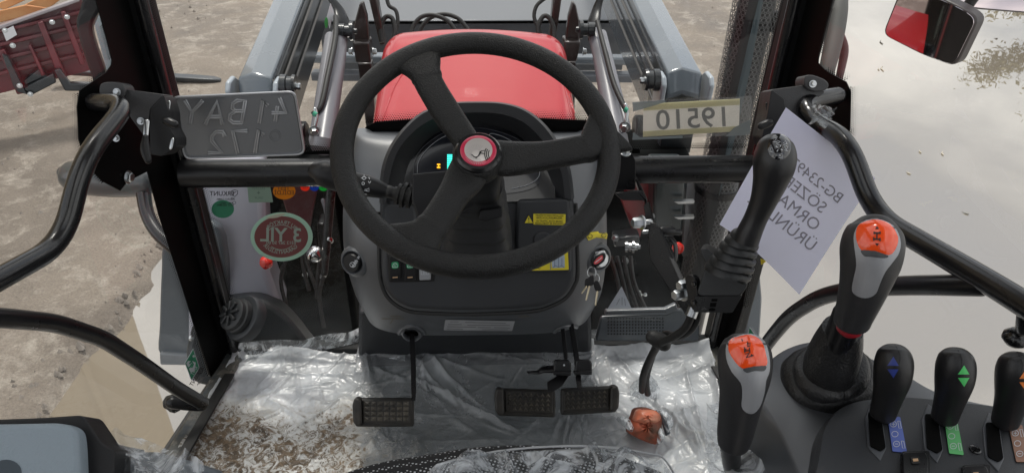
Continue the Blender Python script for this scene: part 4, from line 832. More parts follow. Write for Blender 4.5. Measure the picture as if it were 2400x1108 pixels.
# power socket, ignition, silver plate
def boss(x, y, ro, lab, wcap):
    r = SB.hit(x, y, 0); c, n = r; n = (n+V((0, -.8, .5))).normalized(); g = G(); g.lathe(c-n*.006, n, [(0, ro*1.55), (.006, ro*1.5), (.013, ro*1.28), (.016, ro*1.1), (.014, ro*.98), (.002, ro*.96)], 36); g.mk('boss_ring', CONS, dash, ang=60); return c, n
c, n = boss(832, 612, .021, '', 1); g = G(); g.lathe(c, n, [(0, .0185), (.012, .0185), (.015, .0165), (.0155, 0)], 30); sk = g.mk('power_socket_cap', BLK, dash); q = Plane(c+n*.0158, n)
for s_, x, y in (('120 W', 838, 612), ('MAX.', 832, 619)): text('socket_text', s_, x-1, y-2, 8.5, q, WHTP, sk, ang=-62, off=.0008, bold=.012)
pxlines('socket_icon', [ell(827, 620, 7, 6, 18)+[(834, 620)], [(823, 617), (831, 624)]], q, 1.1, WHTP, sk, off=.0008)
c, n = boss(1400, 604, .021, '', 1); g = G(); g.lathe(c, n, [(0, .0155), (.016, .0155), (.019, .013), (.019, .006), (.017, .004), (.017, 0)], 30); g.mk('ignition_barrel', STEEL, dash)
g = G(); g.lathe(c+n*.004, n, [(0, .019), (.008, .019), (.009, .0165)], 6); g.mk('ignition_nut', CHR, dash)
c, n = boss(965, 778, .016, '', 1)
keys = thing('ignition_keys', 'bunch of keys hanging from the ignition key with a red tab', 'keys', at(1400, 650, d=1.2)); kq = Plane(at(1405, 620, d=1.238), (0, -.85, .53))
pxslab('key_head', rpoly([(1386, 618), (1396, 600), (1414, 590), (1422, 598), (1416, 614), (1398, 626)], 7), kq, .006, BLK, keys, off=.010, bevel=.002); pxslab('red_tab', rpoly([(1391, 616), (1400, 604), (1412, 597), (1414, 606), (1404, 616), (1394, 620)], 4), kq, .001, mat('key_red', (.55, .01, .02), .3, coat=.5), keys, off=.011); pxlines('tab_print', [[(1395, 615), (1411, 603)]], kq, 1.6, WHTP, keys, off=.012)
def ringpx(x, y, r): g = G(); g.tube([at(x+r*math.cos(2*math.pi*k/20), y+1.25*r*math.sin(2*math.pi*k/20), pl=kq, off=.004) for k in range(20)], .0009, 6, closed=True); g.mk('key_ring', STEEL, keys)
ringpx(1387, 638, 10); ringpx(1397, 652, 8)
for a, b, c_, d_ in [((1379, 648), (1392, 642), (1393, 668), (1377, 672)), ((1390, 660), (1402, 656), (1412, 680), (1396, 684)), ((1372, 652), (1384, 650), (1380, 676), (1370, 672))]: pxslab('key_bow', rpoly([a, b, c_, d_], 7), kq, .004, BLK, keys, off=.006, bevel=.0015)
for p, q_ in (((1381, 672), (1374, 702)), ((1400, 684), (1396, 714)), ((1374, 672), (1364, 686))): psweep('key_blade', [(p[0], p[1], 1.225, 5), (q_[0], q_[1], 1.225, 4)], mat('brass_key', (.55, .48, .34), .35, metal=.9), keys, n=1, squash=.35, k=8)
pl_ = decal('data_plate', rpoly([(1044, 747), (1207, 750), (1200, 773), (1040, 771)], 1, 2), SB, mat('alu_plate', (.50, .51, .53), .45, metal=.4), dash, off=.002, nr=4); SP = SB
pxlines('plate_print', [[(1055, 751), (1075, 751)], [(1090, 752), (1185, 754)], [(1050, 757), (1082, 757)], [(1095, 758), (1195, 759)], [(1048, 762), (1115, 763)], [(1120, 764), (1150, 764)], [(1158, 764), (1195, 765)], [(1047, 767), (1085, 768)], [(1130, 769), (1190, 769)]], SB, 1.3, mat('plate_grey_print', (.2, .2, .21), .6), dash, off=.003)
pxlines('scuff_mark', [[(895, 746), (925, 745), (948, 746)], [(915, 739), (940, 740)], [(922, 747), (915, 757)], [(1215, 741), (1240, 739)]], SB, 1.6, mat('scuff_ochre', (.16, .14, .10), .8), dash, off=.0012)
for x, y, rx in ((965, 779, 23), (1333, 778, 26)): decal('pedal_slot', ell(x, y+3, rx, 10, 20), SB, mat('slot_black', (.002, .002, .002), .8, spec=0), dash, off=.003, nr=2)
for x, rx in ((965, 29), (1333, 36)):
    L = [SB.hit(px_, py_, .001) for px_, py_ in ell(x, 784, rx, 22, 18, 180, 360)]; L = [p[0] for p in L if p]; g = G(); g.tube(L, .0045, 8); g.mk('slot_lip', CONS, dash)

# ================================================================ STEERING COLUMN
WC = at(1118, 341, d=1.004); el = math.radians(60.4); WN = V((0.01, -math.cos(el), math.sin(el))).normalized(); WP = Plane(WC, WN); WU = V((1, 0, 0)); WU = (WU-WN*WU.dot(WN)).normalized(); WV = WN.cross(WU)
col = thing('steering_column', 'black steering column with ribbed boot and shroud box', 'steering column', WC-WN*.2)
g = G()
BC = at(1118, 590, pl=PP); bx = WC-WN*.085
rs = []
for k in range(13):
    t_ = k/12; c = BC.lerp(bx, t_); w = (.062-.026*t_)*(1 if k % 2 else 1.12); dpt = (.048-.016*t_)*(1 if k % 2 else 1.16)
    rs.append([c+WU*w*math.copysign(abs(math.cos(a))**.45, math.cos(a))+WV*dpt*math.copysign(abs(math.sin(a))**.45, math.sin(a)) for a in [2*math.pi*q/32 for q in range(32)]])
g.rings(rs); g.mk('ribbed_boot', mat('boot_rubber', (.022, .023, .025), .5, bump=.2, bs=400), col, ang=25)
g = G(); 
for t0, t1, w, h in ((.018, .105, .036, .033),):
    rs = [[WC-WN*a+WU*w*s_*math.copysign(abs(math.cos(q))**.4, math.cos(q))+WV*(h*s_*math.copysign(abs(math.sin(q))**.4, math.sin(q))-.008) for q in [2*math.pi*j/32 for j in range(32)]] for a, s_ in ((t0, .8), (t0+.012, 1), (t1-.01, 1.0), (t1, .9))]
g.rings(rs); g.mk('column_shroud', BLK, col, ang=35)
g = G(); g.lathe(WC-WN*.125, WN, [(0, .03), (.03, .034), (.04, .03)], 28); g.mk('column_collar', BLK, col)
SHP = Plane(at(1020, 450, d=1.075), (-.05, -.86, .5))
pxslab('switch_box', rpoly([(966, 408), (1100, 396), (1130, 420), (1125, 470), (1060, 512), (978, 508), (964, 470)], 5), SHP, .045, BLK, col, bevel=.004, bseg=3)
pxslab('shroud_lug', rpoly([(1126, 492), (1178, 486), (1178, 508), (1140, 520), (1120, 515)], 4), Plane(at(1150, 500, d=1.09), (0, -.9, .4)), .02, BLK, col, bevel=.003)
st = thing('turn_signal_stalk', 'black control stalk with round end knob left of the steering wheel hub', 'stalk', at(850, 430, d=1.1))
for k, (x, y, w) in enumerate(((962, 460, 58), (953, 458.5, 40), (947, 457.5, 60), (940, 456, 40), (934, 455, 50), (926, 453, 32))): psweep('boot_rib', [(x+4, y+1, 1.10, w), (x-3, y-1, 1.10, w*1.02)], RUB, st, n=1, squash=1, capr=False)
sk = psweep('stalk_arm', [(925, 453, 1.10, 27), (905, 448, 1.10, 30), (900, 447, 1.10, 37), (860, 436, 1.10, 52), (810, 424, 1.09, 52), (790, 418, 1.09, 50)], BLK, st, n=1, k=28, capr=False); 
psweep('stalk_collar', [(914, 450, 1.10, 30), (908, 448.5, 1.10, 30)], RUB, st, n=1)
psweep('end_knob', [(800, 421, 1.09, 60), (780, 413, 1.09, 66), (754, 404, 1.085, 60), (744, 401, 1.085, 44)], BLK, st, n=2, k=24); psweep('end_button', [(742, 401, 1.08, 24), (734, 398, 1.08, 20)], BLKG, st, n=1)
SK = Surf(sk)
pxlines('stalk_print', [ell(853, 418, 3.5, 3.5, 10)+[(856.5, 418)], ell(851, 430, 3, 3, 12)+[(854, 430)], [(853, 411), (853, 413)], [(846, 418), (848, 418)], [(858, 418), (860, 418)], [(864, 416), (866, 421)], [(863, 425), (866, 430), (869, 425)], [(853, 446), (861, 446)], [(855, 454), (860, 455)]], SK, 1.6, WHTP, st, off=.0008); pxlines('stalk_print', [[(858, 444), (865, 441), (865, 448), (858, 447)], [(855, 443), (857, 444)]], SK, 1.4, WHTP, st, off=.0008)

# ================================================================ STEERING WHEEL
sw_ = thing('steering_wheel', 'large black grained three spoke steering wheel', 'steering wheel', WC)
def wloc(px, py, h=0): return at(px, py, pl=WP, off=h)
R0 = .1895
g = G(); g.tube([WC+WU*(R0*math.cos(a))+WV*(R0*math.sin(a)) for a in [2*math.pi*k/120 for k in range(120)]], .0165, 22, closed=True, up=tuple(WN)); g.mk('rim', LEATH, sw_, ang=180)
def spoke(pts, seam):     # pts: (px, py, h above wheel plane, half width m, half thickness m)
    P = [wloc(a, b, h) for a, b, h, w, t_ in pts]; WT = [V((w, t_, 0)) for a, b, h, w, t_ in pts]; P = crom(P, 5); WT = crom(WT, 5); rs = []
    for i, p in enumerate(P):
        T = (P[min(i+1, len(P)-1)]-P[max(i-1, 0)]).normalized(); S = T.cross(WN).normalized(); Nn = S.cross(T); w, t_ = WT[i].x, WT[i].y
        rs.append([p+S*w*math.copysign(abs(math.cos(a))**.75, math.cos(a))+Nn*t_*math.copysign(abs(math.sin(a))**.75, math.sin(a)) for a in [2*math.pi*k/28 for k in range(28)]])
    g = G(); g.rings(rs); g.mk('spoke', LEATH, sw_, ang=180)
    g = G(); i = int(seam*5); ii = [i, i]; r = [[c+(c-P[j])*.05 for c in rs[j]] for j in (i, i+1)]; g.rings([[a for a in rs[i-1]], r[0], r[1], rs[i+2]]); g.mk('spoke_seam_band', LEATH, sw_, ang=40)
spoke([(968, 128, .0, .046, .010), (985, 150, .0, .034, .012), (998, 176, -.001, .0235, .013), (1010, 204, -.003, .0215, .0125), (1050, 270, -.010, .0215, .013), (1084, 318, -.014, .0195, .013), (1112, 362, -.014, .020, .014)], 2.2)
spoke([(1432, 306, .0, .044, .010), (1408, 324, .0, .032, .012), (1382, 345, -.001, .0225, .013), (1352, 352, -.003, .0215, .0125), (1270, 366, -.010, .0225, .013), (1190, 372, -.014, .028, .013), (1130, 366, -.014, .028, .014)], 2.2)
spoke([(958, 580, .0, .044, .010), (984, 560, .0, .032, .012), (1005, 540, -.001, .0235, .013), (1028, 512, -.003, .022, .0125), (1062, 458, -.010, .0225, .013), (1088, 420, -.014, .028, .013), (1115, 372, -.014, .03, .014)], 2.2)
HC = wloc(1121, 362, 0); g = G(); g.lathe(HC-WN*.03, WN, [(0, .032), (.012, .037), (.022, .037), (.030, .035), (.033, .032)], 40); g.mk('hub', LEATH, sw_, ang=60)
g = G(); g.lathe(HC, WN, [(0, .033), (.006, .033), (.0095, .030), (.0095, .026), (.008, .0255), (.008, 0)], 40); g.mk('horn_ring', BLKG, sw_)
g = G(); g.lathe(HC+WN*.008, WN, [(0, .0255), (.002, .0255), (.0032, .0235), (.0036, .018), (.0036, 0)], 40); em = g.mk('horn_button', mat('crimson_button', (.55, .02, .07), .3, coat=.7), sw_)
EP = Plane(HC+WN*.0116, WN); EC = HC+WN*.0116; g = G(); g.lathe(EC, WN, [(0, .0197), (.0006, .0197), (.0008, .0185), (.0008, 0)], 40); g.mk('emblem_disc', mat('brushed_silver_disc', (.62, .58, .55), .3, metal=.5), em)
pxlines('emblem_ray', [[(1117+12*math.cos(a), 362+10*math.sin(a)), (1117+27*math.cos(a), 362+24*math.sin(a))] for a in [k*math.pi/18 for k in range(36)] if not (-.9 < ((k_ := a) if a < math.pi else a-2*math.pi) < .9)], EP, .7, mat('emblem_ray_grey', (.40, .37, .36), .4), em, off=.0012)
ant = [(1107, 362), (1111, 366), (1115, 367.5), (1119, 366), (1122, 361), (1124, 355), (1128, 353), (1136, 352), (1136, 353.2), (1129, 354.5), (1128, 358), (1136, 359.5), (1136, 360.7), (1127, 360), (1123, 365), (1118, 369.5), (1116, 372), (1114, 369.8), (1110, 368), (1106, 364), (1103, 361)]
g = G(); vs = [at(x, y, pl=EP, off=.0015) for x, y in ant]; g.add(vs, [tuple(range(len(vs)))]); o_ = g.mk('antelope_emblem', BLKP, em, smooth=False); 
pxlines('emblem_arc', [ell(1160, 361, r, r*1.02, 12, 141, 219) for r in (24, 20, 15.5)], EP, 2.2, BLKP, em, off=.0014)

# ================================================================ PEDALS
def pedal(name, lab, pad, pitch, armpts, flange, grp, tri):
    c = at(pad[0], pad[1], z=.12); t = thing(name, lab, 'pedal', c, grp); x0, x1, y0, y1 = pad[2:]
    q = Plane(c, (0, -.80, .62)); q2 = Plane(q.o, q.n)
    pxslab('pad_base', rpoly([(x0, y0), (x1, y0-pitch), (x1, y1-pitch), (x0, y1)], 7), q, .016, DUSTB, t, bevel=.004)
    a, b = (x0+pad_in if flange < 0 else x0+6), (x1-6 if flange < 0 else x1-pad_in)
    pxslab('pad_rubber', rpoly([(a, y0+4), (b, y0+4-pitch), (b, y1-9-pitch), (a, y1-9)], 4), q, .006, DUSTB, t, off=.004, bevel=.002)
    g = G(); nx, ny = (7, 4) if not tri else (8, 4)
    for j in range(ny):
        for i in range(nx):
            u0_, u1_ = a+4+(b-a-8)*i/nx, a+4+(b-a-8)*(i+.86)/nx; v0, v1 = y0+7+(y1-y0-19)*j/ny, y0+7+(y1-y0-19)*(j+.82)/ny; pf = lambda x, y, o: at(x, y-pitch*(x-x0)/(x1-x0), pl=q, off=o)
            if tri: g.add([pf(u0_, v1, .004), pf(u1_, v1, .004), pf((u0_+u1_)/2, v0, .004), pf((u0_+u1_)/2, (v0+2*v1)/3, .0085)], [(0, 1, 3), (1, 2, 3), (2, 0, 3)])
            else: g.add([pf(u0_, v0, .004), pf(u1_, v0, .004), pf(u1_, v1, .004), pf(u0_, v1, .004), pf((u0_+u1_)/2, (v0+v1)/2, .0085)], [(0, 1, 4), (1, 2, 4), (2, 3, 4), (3, 0, 4)])
    stuff(g.mk('tread_studs', mat('tread_rubber', (.030, .028, .025), .5, col2=(.10, .088, .070), vs=40), t, smooth=False), 'stuff')
    # raised side flange
    xf = x0 if flange < 0 else x1; yf = 0 if flange < 0 else -pitch; s_ = -1 if flange < 0 else 1
    pts = [(xf-s_*14, y0+2+yf), (xf+s_*2, y0-1+yf), (xf+s_*7, y0+16+yf), (xf+s_*5, y1-10+yf), (xf-s_*4, y1+yf), (xf-s_*16, y1-4+yf)]
    pxslab('side_flange', rpoly(pts, 6), q, .03, DUSTB, t, off=.014, bevel=.005, bseg=3)
    for i, (ap_, w) in enumerate(armpts):
        P = [at(x, y, d=d_) for x, y, d_ in ap_]; g = G(); g.rings([[p+V((-w/2, 0, 0)), p+V((w/2, 0, 0)), p+V((w/2, .02, .008)), p+V((-w/2, .02, .008))] for p in P]); g.mk('pedal_arm', BLKM, t, bevel=.002)
    return t, q
pad_in = 18
pedal('clutch_pedal', 'worn black clutch pedal with square studs, left of the column', (898, 965, 832, 970, 933, 1000), 0, [([(964, 772, 1.50), (968, 860, 1.45), (969, 940, 1.41)], .0105)], -1, None, False)
pedal('brake_pedal', 'left one of the two black brake pedals with triangular studs', (1232, 942, 1166, 1302, 910, 974), -4, [([(1319, 775, 1.50), (1327, 845, 1.45)], .009), ([(1330, 875, 1.44), (1310, 905, 1.42), (1290, 918, 1.41)], .014)], -1, 'brake pedals', True)
pedal('brake_pedal', 'right one of the two black brake pedals, with the curled flange', (1380, 940, 1315, 1446, 911, 973), 7, [([(1340, 775, 1.50), (1352, 845, 1.45), (1358, 910, 1.41)], .011)], 1, 'brake pedals', True)
lk = thing('pedal_lock', 'black latch joining the two brake pedal arms above their pads', 'latch', at(1340, 860, d=1.42)); q = Plane(at(1340, 860, d=1.43), (0, -.8, .6))
pxslab('lock_plate', rpoly([(1299, 843), (1334, 843), (1339, 850), (1339, 880), (1297, 879)], 5), q, .012, BLKM, lk, off=.01, bevel=.003); pxslab('lock_plate', rpoly([(1350, 842), (1382, 842), (1388, 850), (1388, 878), (1346, 878)], 5), q, .012, BLKM, lk, off=.01, bevel=.003)
pxslab('lock_plate_lip', [(1297, 870), (1339, 871), (1339, 880), (1297, 879)], q, .016, BLKM, lk, off=.016, bevel=.002); pxslab('lock_plate_lip', [(1346, 869), (1388, 869), (1388, 878), (1346, 878)], q, .016, BLKM, lk, off=.016, bevel=.002)
psweep('latch_bar', [(1298, 864, 1.43, 24), (1272, 866, 1.43, 20), (1262, 872, 1.43, 13), (1240, 872, 1.42, 11)], BLKM, lk, n=3, squash=.5)
g = G(); g.lathe(at(1322, 855, pl=q, off=.011), q.n, [(0, .002), (.001, .002), (.0012, 0)], 10); g.mk('lock_rivet', WHTP, lk)

# ================================================================ FLOOR COVER
def film_mat(name, dirt, base_a=.5, muddy=True):
    m = bpy.data.materials.new(name); m.use_nodes = True; t = m.node_tree; t.nodes.clear(); N = t.nodes.new; L = t.links.new
    o = N('ShaderNodeOutputMaterial'); p = N('ShaderNodeBsdfPrincipled'); tr = N('ShaderNodeBsdfTransparent'); tr.inputs[0].default_value = (.9, .92, .93, 1); co = N('ShaderNodeTexCoord')
    p.inputs['Base Color'].default_value = (.74, .77, .80, 1); p.inputs['Roughness'].default_value = .42; p.inputs['Specular IOR Level'].default_value = .4; p.inputs['Coat Weight'].default_value = .12; p.inputs['Coat Roughness'].default_value = .07
    def noi(s, d, r, di=0):
        n = N('ShaderNodeTexNoise'); n.inputs['Scale'].default_value = s; n.inputs['Detail'].default_value = d; n.inputs['Roughness'].default_value = r; n.inputs['Distortion'].default_value = di; L(co.outputs['Object'], n.inputs['Vector']); return n
    def ramp(src, a, b, v0=0, v1=1):
        r = N('ShaderNodeMapRange'); r.inputs[1].default_value = a; r.inputs[2].default_value = b; r.inputs[3].default_value = v0; r.inputs[4].default_value = v1; L(src, r.inputs[0]); return r.outputs[0]
    n1 = noi(5, 6, .6, .8); n2 = noi(40, 6, .7, 1.5); al = ramp(n1.outputs[0], .35, .68, base_a-.25, base_a+.18) if muddy else ramp(noi(16, 6, .65, 2.2).outputs[0], .44, .60, .06, base_a+.25)
    if muddy:
        mlk = N('ShaderNodeAttribute'); mlk.attribute_name = 'milk'; mm_ = N('ShaderNodeMath'); mm_.operation = 'MULTIPLY'; L(al, mm_.inputs[0]); L(mlk.outputs['Fac'], mm_.inputs[1]); al = mm_.outputs[0]
    bp = N('ShaderNodeBump'); bp.inputs['Strength'].default_value = .35; bp.inputs['Distance'].default_value = .005; n3 = noi(34, 5, .6, 2.5); L(n3.outputs[0], bp.inputs['Height']); L(bp.outputs[0], p.inputs['Normal']); L(bp.outputs[0], p.inputs['Coat Normal'])
    m0 = N('ShaderNodeMixShader'); L(al, m0.inputs[0]); L(tr.outputs[0], m0.inputs[1]); L(p.outputs[0], m0.inputs[2])
    gl = N('ShaderNodeBsdfGlossy'); gl.inputs['Roughness'].default_value = .20; L(bp.outputs[0], gl.inputs['Normal']); sk_ = schlick(t, .055, .8); ms = N('ShaderNodeMixShader'); L(sk_.outputs[0], ms.inputs[0]); L(m0.outputs[0], ms.inputs[1]); L(gl.outputs[0], ms.inputs[2]); last = ms
    if muddy:
        at_ = N('ShaderNodeAttribute'); at_.attribute_name = 'mud'; sepn = noi(52, 12, .76, 1.6); big = noi(9, 5, .65, 1.2)
        ma = N('ShaderNodeMath'); ma.operation = 'MULTIPLY_ADD'; L(at_.outputs['Fac'], ma.inputs[0]); ma.inputs[1].default_value = .34; L(sepn.outputs[0], ma.inputs[2])
        mb = N('ShaderNodeMath'); mb.operation = 'MULTIPLY_ADD'; L(big.outputs[0], mb.inputs[0]); mb.inputs[1].default_value = .30; L(ma.outputs[0], mb.inputs[2])
        mk = ramp(mb.outputs[0], .93, 1.02); d = N('ShaderNodeBsdfPrincipled'); rc = N('ShaderNodeValToRGB'); rc.color_ramp.elements[0].position = .35; rc.color_ramp.elements[0].color = (.045, .030, .018, 1); rc.color_ramp.elements[1].position = .66; rc.color_ramp.elements[1].color = (.20, .14, .085, 1); L(n2.outputs[0], rc.inputs[0]); L(rc.outputs[0], d.inputs['Base Color']); d.inputs['Roughness'].default_value = .6
        m2 = N('ShaderNodeMixShader'); L(mk, m2.inputs[0]); L(ms.outputs[0], m2.inputs[1]); L(d.outputs[0], m2.inputs[2])
        # pale dried silt haze
        m3 = N('ShaderNodeMixShader'); hz = ramp(ma.outputs[0], .60, .92, 0, .85); dd = N('ShaderNodeBsdfDiffuse'); dd.inputs[0].default_value = (.46, .44, .39, 1); L(hz, m3.inputs[0]); L(ms.outputs[0], m3.inputs[1]); L(dd.outputs[0], m3.inputs[2]); L(m3.outputs[0], m2.inputs[1]); last = m2
    L(last.outputs[0], o.inputs[0]); return m
def seg_ridge(p, a, b, w, h):
    ab = b-a; t = max(0, min(1, (p-a).dot(ab)/ab.length_squared)); d = (p-(a+ab*t)).length; k = d/(w*.6); return h*.7*math.exp(-k)*min(1, 6*t+.15)*min(1, 6*(1-t)+.15)
def crinkle(x, y, s, seed=0):
    p = V((x*s+noise.noise(V((x*s*.6, y*s*.6, seed)))*1.3, y*s+noise.noise(V((x*s*.6, y*s*.6, seed+7)))*1.3, seed)); c = noise.voronoi(p, distance_metric='DISTANCE', exponent=2.5)[0]; return (c[1]-c[0])
def floor_film():
    random.seed(21); nx, ny = 480, 340; vs = []; mud = []; milk = []; folds = []
    def fold(a, b, w, h): 
        pa, pb = at(*a, z=0), at(*b, z=0); folds.append((V((pa.x, pa.y)), V((pb.x, pb.y)), w, h))
    for a, b, w, h in [((960, 850), (1075, 960), .006, .016), ((1000, 850), (1180, 1010), .010, .02), ((960, 890), (1230, 1030), .008, .018), ((1010, 838), (1240, 868), .005, .012), ((840, 850), (960, 862), .006, .013), ((880, 880), (955, 905), .006, .012), ((1010, 860), (1200, 905), .005, .010), ((1400, 800), (1620, 792), .006, .013), ((1590, 960), (1640, 1080), .012, .022), ((1490, 900), (1640, 1060), .010, .018), ((1660, 840), (1690, 980), .010, .02), ((1600, 860), (1660, 1090), .007, .016), ((1440, 840), (1500, 910), .008, .012), ((1515, 915), (1680, 860), .006, .013), ((1515, 915), (1560, 1000), .007, .014), ((1300, 985), (1500, 1000), .010, .014), ((590, 850), (880, 860), .006, .010), ((570, 880), (880, 890), .006, .010), ((600, 930), (800, 900), .006, .008), ((850, 800), (870, 900), .009, .018), ((520, 960), (720, 1080), .008, .010), ((620, 940), (840, 1060), .008, .010), ((450, 1060), (560, 900), .010, .012), ((1360, 880), (1420, 840), .006, .012), ((1500, 1000), (1440, 1060), .008, .015), ((1540, 1000), (1640, 960), .008, .014)]: fold(a, b, w, h)
    for k in range(190):
        a = V((random.uniform(-.58, .6), random.uniform(.75, 1.28))); an = random.gauss(.3, .9) if a.x < 0 else random.gauss(-.9, .8); l = random.uniform(.05, .24); folds.append((a, a+V((math.cos(an), math.sin(an)))*l, random.uniform(.003, .006), random.uniform(.003, .008)))
    tgt = V(at(1512, 918, z=0)[:2])
    for j in range(ny+1):
        v = j/ny; y = .40+v*(1.298-.40)
        for i in range(nx+1):
            u = i/nx; xl = -.585-.125*(1.31-y)+(.0 if y > .9 else 0); xr = .575+.115*(1.31-y); x = xl+(xr-xl)*u; p = V((x, y))
            h = .006+.003*(1-min(1, crinkle(x, y, 6, 3)*7))+.0028*(1-min(1, crinkle(x*1.0, y*.7, 13, 5)*6))+.0006*(1-min(1, crinkle(x, y, 34, 8)*4))+.005*noise.noise(V((x*4, y*4, 2)))
            h += .004*abs(noise.noise(V((x*9, y*22, 4))))
            for a, b, w, hh in folds:
                if abs(x-(a.x+b.x)/2) < abs(a.x-b.x)/2+.05 and abs(y-(a.y+b.y)/2) < abs(a.y-b.y)/2+.05: h += seg_ridge(p, a, b, w, hh)
            d = (p-tgt).length; h += .028*math.exp(-(d/.025)**2)
            e = min(u, 1-u)*(xr-xl); h += .012*math.exp(-(e/.02)**2)*(1+noise.noise(V((y*20, 1, 0))))
            if v > .97: h += .03*sm(.97, 1, v)*(.6+.8*noise.noise(V((x*8, 3, 0))))
            if abs(x) < .29 and y > 1.2: h += .02*sm(1.2, 1.26, y)
            vs.append((x, y, .004+max(0, h)))
            # mud lies left of the pedals and a little under them
            m_ = sm(1.24, 1.0, y+.12*noise.noise(V((x*5, y*5, 1))))*sm(-.12, -.30, x+.1*noise.noise(V((x*4, y*4, 6)))); m_ = max(m_, .62*sm(1.08, .98, y)*sm(.0, -.2, x)); m_ = max(m_, .42*math.exp(-((x-.17)/.12)**2-((y-.95)/.05)**2)); m_ = max(m_, .30*math.exp(-((x-.45)/.2)**2-((y-.98)/.12)**2)); mud.append(m_); milk.append(.45+.85*max(sm(-.22, -.38, x), .75*sm(.24, .36, x))+.25*noise.noise(V((x*5, y*5, 11))))
    fs = [(j*(nx+1)+i, j*(nx+1)+i+1, (j+1)*(nx+1)+i+1, (j+1)*(nx+1)+i) for j in range(ny) for i in range(nx)]
    o = obj('floor_cover', vs, fs, film_mat('muddy_plastic_film', 1, .60), ang=180); a = o.data.attributes.new('mud', 'FLOAT', 'POINT'); a.data.foreach_set('value', mud); a = o.data.attributes.new('milk', 'FLOAT', 'POINT'); a.data.foreach_set('value', milk)
    tag(o, 'crumpled clear plastic sheet with mud covering the cab floor', 'plastic sheet'); return o
fc = floor_film()
# loose film rising along the front of the floor
def ragged(name, pts, h0, lab, lean=.02):
    P = crom([at(x, y, z=.02) for x, y in pts], 10); g = G(); rs = []
    for k in range(6):
        rs.append([p+V((noise.noise(p*30)*.006, -.01+lean*k/5+.012*noise.noise(p*22+V((k, 0, 0))), h0*k/5*(.7+.6*noise.noise(p*12)))) for p in P])
    g.rings(rs, closed=False, cap=False); o = g.mk(name, film_mat(name+'_film', 1, .55, False), ang=60); tag(o, lab, 'plastic sheet'); return o
ragged('plastic_flap', [(560, 838), (640, 826), (740, 820), (820, 808), (850, 800), (868, 824), (950, 838)], .045, 'turned up edge of clear plastic along the front left of the floor')
ragged('plastic_flap', [(1372, 808), (1392, 798), (1440, 792), (1500, 796), (1560, 794), (1635, 790)], .035, 'turned up edge of clear plastic below the perforated foot plate')
# perforated plate on the right
q = Plane((0, 1.285, 0), (0, -1, .25)); t = thing('perforated_plate', 'grey perforated foot plate behind the right side of the floor cover', 'foot plate', at(1490, 780, y=1.28))
pxslab('plate', rpoly([(1408, 742), (1560, 736), (1592, 722), (1640, 740), (1640, 800), (1395, 800)], 8), q, .012, mat('slate_foot_plate', (.055, .064, .074), .35, coat=.3, var=.15, vs=20), t, bevel=.005); pxslab('plate_lip', [(1420, 728), (1560, 724), (1585, 712), (1590, 726), (1562, 738), (1418, 740)], q, .016, mat('lip_steel', (.09, .10, .11), .3, coat=.3), t, off=.012, bevel=.003)
HOL = mat('hole_black', (.004, .005, .006), .7); g = G(); 
for j in range(6):
    for i in range(19): x, y = 1426+i*7.1, 746+j*7.2; g.lathe(at(x, y, pl=q, off=.0004), q.n, [(0, .0024), (.0006, .0018), (.0006, 0)], 7)
for i in range(26): g.lathe(at(1424+i*5.4, 733-i*.12, pl=q, off=.0124), q.n, [(0, .0017), (.0006, .0012), (.0006, 0)], 6)
stuff(g.mk('plate_holes', HOL, t, smooth=False))
# ================================================================ JOYSTICK AND BRACKET
js = thing('loader_joystick', 'tall black joystick with ribbed boot on a bracket right of the wheel', 'joystick', at(1690, 690, d=1.12))
kn = psweep('joystick_grip', [(1815, 313, .951, 6), (1815, 316, .951, 34), (1815, 324, .951, 58), (1815, 336, .951, 78), (1816, 352, .952, 91), (1816, 372, .954, 98), (1813, 396, .958, 94), (1804, 430, .966, 78), (1790, 470, .976, 62), (1772, 510, .988, 54), (1756, 545, .998, 58), (1748, 566, 1.004, 60)], mat('grip_black', (.013, .013, .014), .36, bump=.12, bs=600), js, k=32, n=5, capr=False); KS = Surf(kn)
cap = decal('grip_cap', ell(1826, 345, 27, 30, 28), KS, mat('gloss_cap', (.006, .006, .008), .08, coat=1), js, off=.0008, bulge=.002)
CS = Surf(cap)
pxlines('cap_print', [[(1826+4*math.cos(a), 348+4*math.sin(a)), (1826+9*math.cos(a), 348+9*math.sin(a))] for a in (.5, 2.2, 3.7, 5.2)], CS, 2, WHTP, js, off=.0006)
for dx_, dy_, a in ((-2, -14, 0), (16, 0, 90), (-17, 3, -90), (4, 17, 180), (-10, -20, -30), (14, -12, 40)):
    pxlines('cap_print', [[(1826+dx_+r*math.cos(math.radians(a+q)), 347+dy_+r*math.sin(math.radians(a+q))) for q, r in ((0, 5), (130, 5), (230, 5), (0, 5))], [(1826+dx_-5, 347+dy_+5), (1826+dx_+4, 347+dy_+7)]], CS, .9, WHTP, js, off=.0006)
bt = mat('boot_soft_rubber', (.020, .021, .022), .42, bump=.15, bs=300)
for k, (x, y, w, h_) in enumerate(((1745, 556, 66, 12), (1738, 570, 78, 13), (1730, 586, 88, 14), (1722, 603, 96, 14), (1714, 620, 104, 15), (1706, 636, 108, 14))):
    psweep('boot_ring', [(x+3, y-h_*.6, 1.01+.012*k, w*.80), (x+1, y-h_*.3, 1.01+.012*k, w), (x-1, y+h_*.3, 1.012+.012*k, w), (x-3, y+h_*.6, 1.012+.012*k, w*.80)], bt, js, n=2, k=26, capr=False)
JQ = Plane(at(1690, 660, d=1.08), (-.35, -.80, .45)); U_ = V((.92, -.40, .05))
pxslab('boot_block', rpoly([(1638, 585), (1655, 580), (1690, 610), (1745, 640), (1756, 650), (1749, 676), (1735, 694), (1640, 694), (1634, 684), (1655, 620)], 8), JQ, .085, bt, js, bevel=.009, bseg=3)
